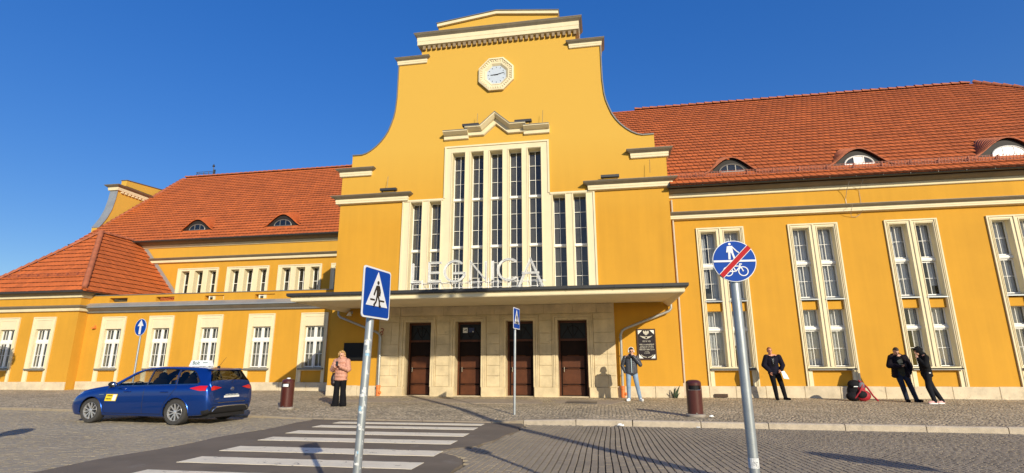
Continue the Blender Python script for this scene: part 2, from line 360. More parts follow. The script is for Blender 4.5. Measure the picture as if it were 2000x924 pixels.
# asphalt strip of the crossing, with a ragged edge towards the setts
ys = [3+.35*k for k in range(31)]
edge_r = [(ragged(y)+.03*sin(y*13), y) for y in ys]+[(-2.2, 13.62)]
edge_l = [(-7.6+.06*sin(y*2.3), y) for y in ys]+[(-7.75, 13.9)]
MB().slab(edge_r+edge_l[::-1], RZ-.06, RZ+.010).build('asphalt_strip', ASPHALT, road)
def paint_mat():
    m = mat('worn_road_paint', (.86, .77, .58), .8, var=.1, vs=2, bump=.4, bs=120)
    n = m.node_tree; L = n.links; B = n.nodes['Principled BSDF']; src = B.inputs['Base Color'].links[0].from_socket
    g = n.nodes.new('ShaderNodeNewGeometry'); a = n.nodes.new('ShaderNodeTexNoise'); a.inputs['Scale'].default_value = 5.5; a.inputs['Detail'].default_value = 12; a.inputs['Roughness'].default_value = .78
    L.new(g.outputs['Position'], a.inputs['Vector'])
    r = n.nodes.new('ShaderNodeMapRange'); r.inputs['From Min'].default_value = .585; r.inputs['From Max'].default_value = .635; L.new(a.outputs['Fac'], r.inputs['Value'])
    x = n.nodes.new('ShaderNodeMix'); x.data_type = 'RGBA'; L.new(r.outputs[0], x.inputs[0]); L.new(src, x.inputs[6]); x.inputs[7].default_value = (.19, .165, .14, 1); L.new(x.outputs[2], B.inputs['Base Color'])
    return m
PAINT = paint_mat()
for k, (yn, yf, xl, xr) in enumerate([(12.86, 13.22, -6.68, -2.95), (12.0, 12.42, -6.74, -2.92), (10.86, 11.34, -6.68, -2.85), (9.78, 10.26, -6.58, -2.80), (8.50, 9.02, -6.40, -2.70), (7.42, 7.92, -6.26, -2.66), (6.30, 6.84, -6.2, -2.6), (5.2, 5.72, -6.2, -2.6)]):
    n = 24; lo = [(xl+(xr-xl)*t/n, yn+random.uniform(-.012, .012)) for t in range(n+1)]; hi = [(xl+(xr-xl)*t/n, yf+random.uniform(-.012, .012)) for t in range(n+1)]
    MB().slab(lo+hi[::-1], RZ+.006, RZ+.0145).build('zebra_stripe', PAINT, road)

# pavement, rising gently towards the station; its front edge follows the kerb
kerb_line = [(-60, 17.6), (-27, 15.9), (-20.2, 15.62), (-16, 15.15), (-12, 14.62), (-9.6, 14.2), (-7.8, 13.95), (-5.0, 13.78), (-2.4, 13.68), (0.1, 13.52), (2, 13.45), (8.4, 13.2), (15, 12.94), (30, 12.3), (48, 11.5)]
def kerb_y(x):
    for (x0, y0), (x1, y1) in zip(kerb_line, kerb_line[1:]):
        if x0 <= x <= x1: return y0+(y1-y0)*(x-x0)/(x1-x0)
    return 13.5
def drop(x): # height of the pavement edge above its normal level
    if x < -9: return -.075
    if x < -2.6: return -.095
    if x < -1.6: return -.095*( -1.6-x)
    return 0.
def pz(x, y):
    e = drop(x); t = max(0, min(1, (y-kerb_y(x))/2.2)); return e*(1-t)+pave_z(y)
pm = MB(); xs = [-60+1.0*k for k in range(109)]; N = 26
vs = []; fs = []
for x in xs:
    ky = kerb_y(x)+.02
    for k in range(N):
        y = ky+(32-ky)*(k/(N-1))**1.6; vs.append((x, y, pz(x, y)+.008*sin(x*1.3+y*.9)*min(1, (k/6))))
for a in range(len(xs)-1):
    for k in range(N-1): fs.append((a*N+k, (a+1)*N+k, (a+1)*N+k+1, a*N+k+1))
pav = pm.add(vs, fs).build('pavement', MOSAIC, smooth=True); pav['kind'] = 'structure'
# granite kerb stones, one by one
kerb = bpy.data.objects.new('kerb', None); COL.objects.link(kerb); kerb['kind'] = 'structure'; kerb.location = (0, 13.5, 0)
x = -28.0
while x < 32:
    ln = random.uniform(1.25, 1.6) if x > -2.4 else random.uniform(.75, 1.0)
    x1 = x+ln-.018; a, b = Vector((x, kerb_y(x))), Vector((x1, kerb_y(x1))); d = (b-a); L_ = d.length; ang = atan2(d.y, d.x)
    za = pz(x, kerb_y(x)); zb = pz(x1, kerb_y(x1)); zt = za+.006+random.uniform(-.005, .005)
    q = MB(); h = .16; dp = .20
    q.add([(0, -dp, -h), (L_, -dp, -h), (L_, .0, -h), (0, .0, -h), (0, -dp, -.022), (L_, -dp, -.022), (L_, 0, 0), (0, 0, 0), (.004, -dp+.028, 0), (L_-.004, -dp+.028, 0)],
          [(0, 1, 5, 4), (4, 5, 9, 8), (8, 9, 6, 7), (1, 2, 6, 9, 5), (3, 0, 4, 8, 7), (2, 3, 7, 6), (0, 3, 2, 1)])
    o = q.build('kerb_stone', KERB if x > -2.4 else KERBW); o.location = (a.x, a.y, zt); o.rotation_euler = (0, -atan2(zb-za, L_), ang); adopt(o, kerb)
    x += ln
# row of larger slabs in front of the doors, and a foot grating
for k in range(9):
    x0 = -9.3+k*1.05
    z = pave_z(18.6)
    q = MB(); w = 1.03; sk = .55
    q.add([(x0, 17.7, pave_z(17.7)+.006), (x0+w, 17.7, pave_z(17.7)+.006), (x0+w+sk, 19.4, pave_z(19.4)+.006), (x0+sk, 19.4, pave_z(19.4)+.006),
           (x0, 17.7, pave_z(17.7)-.05), (x0+w, 17.7, pave_z(17.7)-.05), (x0+w+sk, 19.4, pave_z(19.4)-.05), (x0+sk, 19.4, pave_z(19.4)-.05)],
          [(0, 1, 2, 3), (0, 4, 5, 1), (1, 5, 6, 2), (2, 6, 7, 3), (3, 7, 4, 0)])
    q.build('paving_slab', FLAG, pav)
q = MB(); zg = pave_z(18.3)+.004
q.box(-1.35, -.35, 17.85, 17.9, zg-.02, zg+.008); q.box(-1.35, -.35, 18.85, 18.9, zg-.02, zg+.012)
for k in range(26): q.box(-1.35+k*.039, -1.35+k*.039+.014, 17.9, 18.85, zg-.02, zg+.010)
q.build('floor_grating', GUTTER, pav)
# ------------------------------------------------------------------ the station building
YC, YR, YL, YP, YU = 20.7, 21.0, 23.5, 23.0, 28.9      # fronts: centre block, right wing, low left wing, pavilion, upper left wing
ST = thing('railway_station', 'long yellow railway station with curved central gable, red tiled roofs and tall cream-framed windows', 'station building', (-4.2, 20.7, .1))
CX = -4.22
# --- centre block with its curved gable
right = [(2.69, 0), (2.69, 9.64), (2.28, 9.64), (2.28, 10.32), (1.83, 10.32), (1.62, 10.38), (1.40, 10.50), (1.18, 10.67), (.98, 10.87), (.80, 11.10), (.64, 11.38), (.52, 11.70), (.42, 12.02), (.36, 12.34), (.31, 13.0), (.30, 14.90), (-.74, 14.90), (-.74, 16.0)]
outer = right + [(2*CX-x, z) for x, z in right[::-1]]
TALL = [CX+o for o in (-1.62, -.81, 0, .81, 1.62)]; SIDE = [CX+o for o in (-3.43, -2.60, 2.60, 3.43)]
tee = [(CX-4.04, 3.85), (CX+4.04, 3.85), (CX+4.04, 8.10), (CX+2.24, 8.10), (CX+2.24, 10.42), (CX-2.24, 10.42), (CX-2.24, 8.10), (CX-4.04, 8.10)]
DOORS = [(-7.85, -6.79), (-5.80, -4.76), (-3.79, -2.72), (-1.79, -.67)]
doorholes = [R(a, b, .1, 2.95) for a, b in DOORS]
mb = MB().wall(outer, [tee]+[R(a-.1, b+.1, .05, 3.0) for a, b in DOORS], YC, YC+.62, back=True)
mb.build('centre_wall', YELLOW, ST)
mb = MB(); mb.box(-11.12, -11.0, YC+.62, 34, 0, 8.4); mb.box(2.55, 2.67, YC+.62, 30, 0, 8.4)
mb.build('side_wall', YELLOW, ST)
MB().prism([(-11.2, 8.4), (2.75, 8.4), (CX, 13.6)], YC+.62, 36).build('centre_roof', TILE, ST)
MB().box(-10.9, 2.5, YC+1.6, 29, .2, 8.3).build('hall_interior', DARK, ST)
# gable coping in dark sheet metal along the curve
for sgn in (0, 1):
    cp = right[1:18]; cp = [(x, z) for x, z in cp]
    if sgn: cp = [(2*CX-x, z) for x, z in cp]
    q = MB()
    for (x0, z0), (x1, z1) in zip(cp[2:15], cp[3:16]):
        L_ = hypot(x1-x0, z1-z0); nx, nz = (z1-z0)/L_, -(x1-x0)/L_
        if (nx < 0) != bool(sgn): nx, nz = -nx, -nz
        if abs(nz) > .5 and nz < 0: nz = -nz
        t = .045
        q.add([(x0, YC-.05, z0), (x1, YC-.05, z1), (x1+nx*t, YC-.05, z1+nz*t), (x0+nx*t, YC-.05, z0+nz*t), (x0, YC+.66, z0), (x1, YC+.66, z1), (x1+nx*t, YC+.66, z1+nz*t), (x0+nx*t, YC+.66, z0+nz*t)],
              [(0, 1, 2, 3), (3, 2, 6, 7), (4, 7, 6, 5), (0, 4, 5, 1), (0, 3, 7, 4), (1, 5, 6, 2)])
    q.build('gable_coping', ZINC, ST)
# --- cornice profiles: lit fascia, shaded hollow above it, metal-clad top
def cornice(name, x0, x1, y, z0, fh, a, d, rise, lret=None, rret=None, path=None, zt=None):
    """lit cream fascia (height fh, projection a) on a shaded foot, under a hollow moulding clad in brown sheet metal;
    lret/rret = depth of the returns round the ends"""
    path = path or ([(x0, y+lret)] if lret else [])+[(x0, y), (x1, y)]+([(x1, y+rret)] if rret else [])
    z1 = z0+.03+fh
    o = MB().sweep([(-.02, z0), (a*.75, z0+.012), (a, z0+.03), (a, z0+.03+fh*.45), (a+.012, z0+.03+fh*.48), (a+.012, z1), (-.02, z1)], path).build(name, CREAM, ST)
    MB().sweep([(-.02, z1+.002), (a+.02, z1+.002), (a+.35*(d-a), z1+.22*rise), (a+.72*(d-a), z1+.52*rise), (d-.012, z1+.80*rise), (d-.004, z1+.84*rise), (d, z1+.86*rise), (d, z1+rise), (-.02, z1+rise+.07)], path).build('cornice_cladding', BROWNM, o)
    return o
# big top cornice with dentils and attic
cornice('top_cornice', -7.70, -.74, YC, 15.40, .38, .17, .32, .18, .9, .9)
q = MB()
dm_ = MB().box(-.06, .06, -.12, .02, -.09, .09).mesh('dentil', mat('shade_brown_dentil', (.27, .20, .12), .9, var=.2, vs=5))  # brown colour stands in for the fascia's shade on the dentils
for k in range(30): inst('dentil', dm_, ST, (-7.56+k*.2352, YC, 15.31))
MB().prism([(-6.95, 15.9), (-1.49, 15.9), (-1.49, 16.50), (CX, 16.84), (-6.95, 16.50)], YC+.05, YC+.5).build('attic', YELLOW, ST)
q = MB()
for a, b in (((-7.0, 16.50), (CX, 16.84)), ((CX, 16.84), (-1.44, 16.50))):
    q.add([(a[0], YC-.06, a[1]-.12), (b[0], YC-.06, b[1]-.12), (b[0], YC-.06, b[1]+.02), (a[0], YC-.06, a[1]+.02), (a[0], YC+.56, a[1]-.12), (b[0], YC+.56, b[1]-.12), (b[0], YC+.56, b[1]+.02), (a[0], YC+.56, a[1]+.02)],
          [(0, 1, 2, 3), (3, 2, 6, 7), (0, 4, 5, 1), (0, 3, 7, 4), (1, 5, 6, 2), (4, 7, 6, 5)])
q.build('attic_moulding', CREAM, ST)
q = MB()
for a, b in (((-7.03, 16.525), (CX, 16.865)), ((CX, 16.865), (-1.41, 16.525))):
    q.add([(a[0], YC-.1, a[1]), (b[0], YC-.1, b[1]), (b[0], YC-.1, b[1]+.03), (a[0], YC-.1, a[1]+.03), (a[0], YC+.6, a[1]), (b[0], YC+.6, b[1]), (b[0], YC+.6, b[1]+.03), (a[0], YC+.6, a[1]+.03)],
          [(0, 1, 2, 3), (3, 2, 6, 7), (0, 4, 5, 1), (0, 3, 7, 4), (1, 5, 6, 2), (4, 7, 6, 5)])
q.build('attic_flashing', ZINC, ST)
# stepped shoulder cornices
cornice('shoulder_cornice', -.95, .30, YC, 14.57, .17, .07, .20, .14, .12, .8)
cornice('shoulder_cornice', -8.74, -7.49, YC, 14.57, .17, .07, .20, .14, .8, .12)
cornice('shoulder_cornice', 1.40, 2.69, YC, 9.32, .18, .09, .26, .15, .12, .8)
cornice('shoulder_cornice', -11.13, -9.84, YC, 9.32, .18, .09, .26, .15, .8, .12)
cornice('storey_cornice', -.28, 2.69, YC, 8.05, .18, .15, .34, .15, .12, 1.0)
cornice('storey_cornice', -11.13, -8.16, YC, 8.05, .18, .15, .34, .15, 1.0, .12)
# broken pediment moulding above the big window: lower ends and a pointed middle
def zig(name, pts, d=.24, h=.33):
    d *= 1.35
    prof = [(0, 0), (.2*d, .04*h), (.28*d, .10*h), (.28*d, .56*h), (.55*d, .62*h), (.97*d, .88*h), (.97*d, h), (0, h)]
    P = [Vector(p) for p in pts]; N = len(P); vs = []; K = len(prof)
    for i, p in enumerate(P):
        a = (P[i]-P[i-1]).normalized() if i else None; b = (P[i+1]-P[i]).normalized() if i < N-1 else None
        na = Vector((-a.y, a.x)) if a else None; nb = Vector((-b.y, b.x)) if b else None
        o = nb if na is None else na if nb is None else (na+nb)/(1+na.dot(nb))
        vs += [(p.x+o.x*hh, YC-dd, p.y+o.y*hh) for dd, hh in prof]
    fs = [(i*K+k, i*K+(k+1) % K, (i+1)*K+(k+1) % K, (i+1)*K+k) for i in range(N-1) for k in range(K)]
    fs += [tuple(range(K)), tuple(range((N-1)*K, N*K))]
    o = MB().add(vs, fs).build(name, CREAM, ST)
    vs2 = []
    for i, p in enumerate(P):
        a = (P[i]-P[i-1]).normalized() if i else None; b = (P[i+1]-P[i]).normalized() if i < N-1 else None
        na = Vector((-a.y, a.x)) if a else None; nb = Vector((-b.y, b.x)) if b else None
        o2 = nb if na is None else na if nb is None else (na+nb)/(1+na.dot(nb))
        vs2 += [(p.x+o2.x*hh, YC-dd, p.y+o2.y*hh) for dd, hh in ((-.01, h+.002), (d*1.03, h+.002), (d*1.03, h+.022), (-.01, h+.05))]
    f2 = [(i*4+k, i*4+(k+1) % 4, (i+1)*4+(k+1) % 4, (i+1)*4+k) for i in range(N-1) for k in range(4)]+[(0, 1, 2, 3), tuple(range((N-1)*4, N*4))]
    MB().add(vs2, f2).build('cornice_flashing', ZINC, o)
zig('pediment_moulding', [(-6.50, 10.70), (-5.42, 10.70)], .26); zig('pediment_moulding', [(-3.02, 10.70), (-1.94, 10.70)], .26)
zig('pediment_moulding', [(-5.52, 10.81), (-4.74, 10.81), (CX, 11.27), (-3.70, 10.81), (-2.92, 10.81)], .30)
# floodlights lying on the mouldings
fl = MB(); fl.box(-.36, .36, -.12, .06, .02, .12); fl.box(-.3, -.26, -.02, .0, -.06, .02); fl.box(.26, .3, -.02, 0, -.06, .02); flm = fl.mesh('floodlight', GUTTER)
for x, y, z in ((-5.28, YC-.22, 11.17), (-3.02, YC-.22, 11.17), (-8.85, YC-.20, 8.50), (.45, YC-.20, 8.50)): inst('floodlight', flm, ST, (x, y, z))
# lightning wires and small rods
q = MB()
for x, z0 in ((-8.9, 8.6), (2.0, 8.6), (-5.0, 11.2), (-2.2, 11.1)): q.cyl((x, YC-.30, z0), (x+.02, YC-.28, z0+.55), .008, n=5)
q.build('lightning_rod', GUTTER, ST)

# --- the great window of the hall: cream stone tracery with nine slots
holes = [R(c-.27, c+.27, 3.9, 10.10) for c in TALL]+[R(c-.25, c+.25, 3.9, 7.99) for c in SIDE]
HW = MB().wall(tee, holes, YC-.035, YC+.42).build('great_window', CREAM, ST, label='tall cream stone window of nine narrow slots above the canopy')
q = MB()                                              # raised edge mouldings
def rail(x0, x1, z0, z1, p=.07): q.box(x0, x1, YC-p, YC-.03, z0, z1)
t = tee
rail(t[0][0], t[0][0]+.07, 3.9, 8.10); rail(t[1][0]-.07, t[1][0], 3.9, 8.10); rail(t[7][0], t[6][0], 8.10-.07, 8.10, .071); rail(t[3][0], t[2][0], 8.10-.07, 8.10, .071)
rail(t[6][0], t[6][0]+.07, 8.1, 10.42); rail(t[3][0]-.07, t[3][0], 8.1, 10.42); rail(t[6][0]+.07, t[3][0]-.07, 10.35, 10.42, .071)
for c, zt in [(c, 10.10) for c in TALL]+[(c, 7.99) for c in SIDE]:
    w = .27 if zt > 9 else .25
    rail(c-w-.045, c-w-.012, 3.9, zt+.05, .060); rail(c+w+.012, c+w+.045, 3.9, zt+.05, .060); rail(c-w-.012, c+w+.012, zt+.018, zt+.05, .060)
q.build('window_moulding', CREAM, HW)
def glazing(cx, hw, tiers, y, rows, frame_mb, panes, cols=2, bar=.014, fr=.03):
    """white frame and bars round glass panes; tiers = [(z0, z1)]"""
    for z0, z1 in tiers:
        frame_mb.box(cx-hw, cx-hw+fr, y-.03, y+.03, z0, z1); frame_mb.box(cx+hw-fr, cx+hw, y-.03, y+.03, z0, z1)
        frame_mb.box(cx-hw+fr, cx+hw-fr, y-.03, y+.03, z0, z0+fr); frame_mb.box(cx-hw+fr, cx+hw-fr, y-.03, y+.03, z1-fr, z1)
        W_ = (2*hw-2*fr); H_ = z1-z0-2*fr; nr = rows[tiers.index((z0, z1))] if isinstance(rows, (list, tuple)) else rows
        for k in range(1, cols): frame_mb.box(cx-hw+fr+W_*k/cols-bar/2, cx-hw+fr+W_*k/cols+bar/2, y-.022, y+.022, z0+fr, z1-fr)
        for r in range(1, nr): frame_mb.box(cx-hw+fr, cx+hw-fr, y-.021, y+.021, z0+fr+H_*r/nr-bar/2, z0+fr+H_*r/nr+bar/2)
        for k in range(cols):
            for r in range(nr): panes.append((cx-hw+fr+W_*(k+.5)/cols, y, z0+fr+H_*(r+.5)/nr, W_/cols-bar*.6, H_/nr-bar*.6))
PM = MB().add([(-.5, 0, -.5), (.5, 0, -.5), (.5, 0, .5), (-.5, 0, .5)], [(0, 1, 2, 3)]).mesh('pane', PANE)
def put_panes(panes, parent, tilt=.006):
    for x, y, z, w, h in panes: inst('pane', PM, parent, (x, y, z), (random.uniform(-tilt, tilt), 0, random.uniform(-tilt, tilt)), (w, 1, h))
fm = MB(); panes = []
for c in TALL: glazing(c, .27, [(4.10, 5.98), (6.08, 8.04), (8.14, 10.10)], YC+.36, 3, fm, panes, bar=.018, fr=.022)
for c in SIDE: glazing(c, .25, [(4.10, 5.90), (5.99, 7.99)], YC+.36, 3, fm, panes, bar=.018, fr=.022)
for c, zs, w in [(c, (6.03, 8.09), .27) for c in TALL]+[(c, (5.945,), .25) for c in SIDE]:
    for z in zs: fm.box(c-w, c+w, YC+.27, YC+.36, z-.045, z+.045)
fm.build('window_frame', WHITE, HW); put_panes(panes, HW)
q = MB()
for c in TALL+SIDE: q.box(c-.33, c+.33, YC+.40, YC+.95, 3.6, 10.3 if c in TALL else 8.15)
q.build('window_recess', DIMROOM, HW)

# --- stone portal with four doors under the canopy
mb = MB().wall([(-9.0, 0), (.36, 0), (.36, 3.56), (-9.0, 3.56)], doorholes, YC-.09, YC+.42); mb.build('portal_wall', STONE, ST)
def block(x0, x1, z0, z1, p=.03, y=YC-.09, m=STONE, name='stone_block'):
    c = .009; return MB().cbox(x0+.003, x1-.003, y-p-random.uniform(0, .008), y+.004, z0+.003, z1-.003, c).build(name, m, ST)
courses = [.47, .88, 1.26, 1.66, 2.08, 2.46, 2.95]
piers = [(-8.98, -8.12), (-6.57, -6.02), (-4.54, -4.01), (-2.50, -2.01), (-.44, .34)]
for a, b in piers:
    for z0, z1 in zip(courses, courses[1:]):
        if b-a > .7 and random.random() < .75:
            s_ = a+(b-a)*random.uniform(.38, .62) if False else a+(b-a)*.62; block(a, s_, z0, z1); block(s_, b, z0, z1)
        else: block(a, b, z0, z1)
for a, b in ((-8.98, -7.87), (-6.77, -5.82), (-4.74, -3.81), (-2.70, -1.81), (-.65, .34)): block(a, b, .05, .47, .075, name='pier_base')
xs_ = [-8.98, -8.1, -7.2, -6.3, -5.3, -4.25, -3.3, -2.3, -1.2, -.3, .34]
for a, b in zip(xs_, xs_[1:]): block(a, b, 3.19, 3.55, .028)
for a, b in piers: block(a, b, 2.95, 3.19, .028)
for a, b in DOORS:                                    # moulded architraves
    q = MB()
    for w0, w1, p in ((.0, .09, .045), (.10, .16, .075), (.17, .215, .055)):
        q.box(a-w1, a-w0, YC-.09-p, YC-.085, .47, 2.95+w0); q.box(b+w0, b+w1, YC-.09-p, YC-.085, .47, 2.95+w0); q.box(a-w1, b+w1, YC-.09-p-.002, YC-.085, 2.95+w0, 2.95+w1)
    q.build('door_architrave', STONE, ST)
MB().box(-9.05, .4, YC-.10, YC+.7, .05, .135).build('door_step', BASE, ST)
for a, b in DOORS:
    y = YC+.33; q = MB().box(a-.02, b+.02, y+.03, y+.10, .12, 2.98); q.mi = 0
    d = q.build('door', WOODD, ST)
    q = MB(); m_ = .02
    q.box(a, a+.07, y-.02, y+.03, .12, 2.95); q.box(b-.07, b, y-.02, y+.03, .12, 2.95); q.box(a+.07, b-.07, y-.021, y+.03, 2.86, 2.95)
    q.box(a+.07, b-.07, y-.03, y+.03, 2.18, 2.26)     # transom
    mid = (a+b)/2+.08
    for z0, z1 in ((.16, .52), (.58, 1.12), (1.18, 1.62)):
        q.box(a+.17, b-.20, y-.012, y+.03, z0+.03, z1-.03); q.box(a+.13, b-.16, y+.0, y+.03, z0, z1)
        q.tube([(a+.15+(b-a-.33)*t/16, y-.02, z1-.02+(.03 if 3 < t < 13 else 0)) for t in range(17)], .014, 5)
    q.build('door_panel', WOOD, d)
    MB().add([(a+.08, y+.005, 2.27), (b-.08, y+.005, 2.27), (b-.08, y+.005, 2.85), (a+.08, y+.005, 2.85)], [(0, 1, 2, 3)]).build('fanlight', FAN, d)
    q = MB(); r = (b-a)/2-.12; m0 = (a+b)/2
    q.tube([(m0-r+2*r*t/20, y-.006, 2.30+.45*abs(sin(pi*t/20*1.0))) for t in range(21)], .012, 5); q.tube([(m0-r*.5+r*t/12, y-.006, 2.75-.4*sin(pi*t/12)) for t in range(13)], .011, 5); q.tube([(m0, y-.006, 2.28), (m0, y-.006, 2.84)], .011, 5)
    q.build('fanlight_bar', WOODD, d)
    MB().box(a+.1, b-.1, y-.005, y+.03, 1.66, 2.16).build('door_panel', WOODD, d)  # upper leaf coloured dark as if in the canopy's shadow
    q = MB(); q.cyl((a+.2, y-.075, 1.02), (a+.2, y-.075, 1.2), .012, n=8); q.cyl((a+.2, y-.075, 1.04), (a+.2, y-.01, 1.04), .01, n=6); q.cyl((a+.2, y-.075, 1.18), (a+.2, y-.01, 1.18), .01, n=6)
    q.build('door_handle', CHROME, d)

# --- canopy over the doors
YF = 16.65; XL, XRR = -10.60, 2.48
prof = [(0, 3.66), (-.02, 3.46), (-.06, 3.40), (-.14, 3.40)]
q = MB()
q.add([(XL+.10, YF+.08, 3.42), (XRR-.10, YF+.08, 3.42), (XRR-.28, YC-.1, 3.555), (XL+.28, YC-.1, 3.555)], [(0, 1, 2, 3)])
q.build('canopy_soffit', CREAM, ST)
q = MB(); path = [(XL, YC+.0), (XL, YF), (XRR, YF), (XRR, YC+.0)]
q.sweep([(-.12, 3.40), (-.07, 3.40), (-.05, 3.43), (-.05, 3.53), (-.02, 3.54), (-.02, 3.545), (-.30, 3.545)], path)
q.build('canopy_fascia', CREAM, ST)
q = MB(); q.sweep([(-.02, 3.548), (.03, 3.552), (.058, 3.585), (.065, 3.665), (.052, 3.672), (.03, 3.64), (-.02, 3.63)], path)
for k in range(9): x = XL+.8+k*1.45; q.box(x, x+.025, YF-.078, YF-.03, 3.56, 3.67)
q.build('canopy_gutter', GUTTER, ST)
q = MB(); q.add([(XL, YF, 3.62), (XRR, YF, 3.62), (XRR, YC-.0, 3.78), (XL, YC-.0, 3.78)], [(0, 1, 2, 3)]); q.build('canopy_roof', ZINC, ST)
# downpipes running in from the canopy ends
def downpipe(s):
    X = lambda x: x if s > 0 else 2*CX+.14-x
    y = YC-.20
    q = MB(); q.tube([(X(2.44), y+.0, 3.46), (X(2.44), y, 3.30), (X(2.36), y, 3.20), (X(.74), y, 2.58), (X(.62), y, 2.50), (X(.565), y, 2.36), (X(.55), y, .46)], .05, 10)
    o = q.build('downpipe', PIPE, ST, smooth=True)
    q = MB(); q.lathe([(.075, .125), (.075, .40), (.088, .41), (.088, .52), (.07, .53)], (X(.55), y, 0), 14); q.tube([(X(.55), y, .22), (X(.55)+.12*1, y-.06, .26)], .055, 10)
    q.build('pipe_foot', ORANGE, o, smooth=True)
    q = MB()
    for z in (.9, 1.6, 2.25): q.lathe([(.058, z), (.058, z+.035)], (X(.55), y, 0), 10); q.box(X(.55)-.01, X(.55)+.01, y+.05, YC, z, z+.03)
    q.build('pipe_clip', PIPE, o)
downpipe(1); downpipe(-1)
# grey conduit in the corner between centre block and right wing
q = MB(); q.tube([(2.80, YR-.05, 7.6), (2.80, YR-.05, 3.9), (2.78, YR-.05, .6)], .036, 8); q.box(2.71, 2.84, YR-.11, YR-.01, .16, .62)
for z in (1.3, 2.3, 3.3, 4.6, 5.8, 6.9): q.box(2.765, 2.835, YR-.075, YR-.005, z, z+.03)
q.build('cable_conduit', mat('pale_conduit', (.50, .43, .33), .7, var=.1), ST)

# loose cable hanging from the upper cornice of the right wing
q = MB(); q.tube([(9.15, YR-.41, 7.86), (9.12, YR-.20, 7.62), (9.10, YR-.03, 7.3), (9.10, YR-.03, 6.98), (9.12, YR-.48, 6.96), (9.12, YR-.20, 6.72), (9.2, YR-.03, 6.60), (9.36, YR-.03, 6.58), (9.50, YR-.03, 6.68), (9.55, YR-.2, 6.80)], .009, 5); q.tube([(9.62, YR-.41, 7.88), (9.60, YR-.03, 7.62), (9.60, YR-.03, 6.98)], .007, 5); q.build('loose_cable', PIPE, ST)
# --- right wing
WX = [3.63+3.31*k for k in range(7)]; WW = 1.74
rh = [R(x, x+WW, .5, 6.41) for x in WX]
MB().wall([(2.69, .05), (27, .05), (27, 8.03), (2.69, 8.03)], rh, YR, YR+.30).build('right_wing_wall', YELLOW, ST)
MB().box(26.7, 27, YR+.30, 36, 0, 7.9).build('right_end_wall', YELLOW, ST)
MB().box(3.0, 26.5, YR+1.2, YR+1.3, .2, 7.8).build('right_wing_interior', DIMROOM, ST)
cornice('storey_cornice', 2.70, 27, YR, 6.76, .13, .16, .31, .12)
cornice('eaves_cornice', 2.70, 27, YR, 7.66, .13, .07, .32, .15)
def gutter(x0, x1, y, z, r=.085):
    pr = [(r*cos(pi+pi*k/8), z+r*sin(pi+pi*k/8)) for k in range(9)]+[(r*.82*cos(pi*k/8)*1, z+r*.82*sin(-pi*k/8)) for k in range(9)]
    q = MB(); q.sweep(pr, [(x0, y), (x1, y)])
    x = x0+.4
    while x < x1: q.box(x, x+.03, y-r-.012, y+r+.02, z-r*1.08, z+.02) if False else q.box(x, x+.022, y-r-.006, y-r+.01, z-r*.7, z+.015); x += .9
    return q.build('eaves_gutter', GUTTER, ST)
gutter(2.62, 27.2, YR-.50, 8.05, .098)
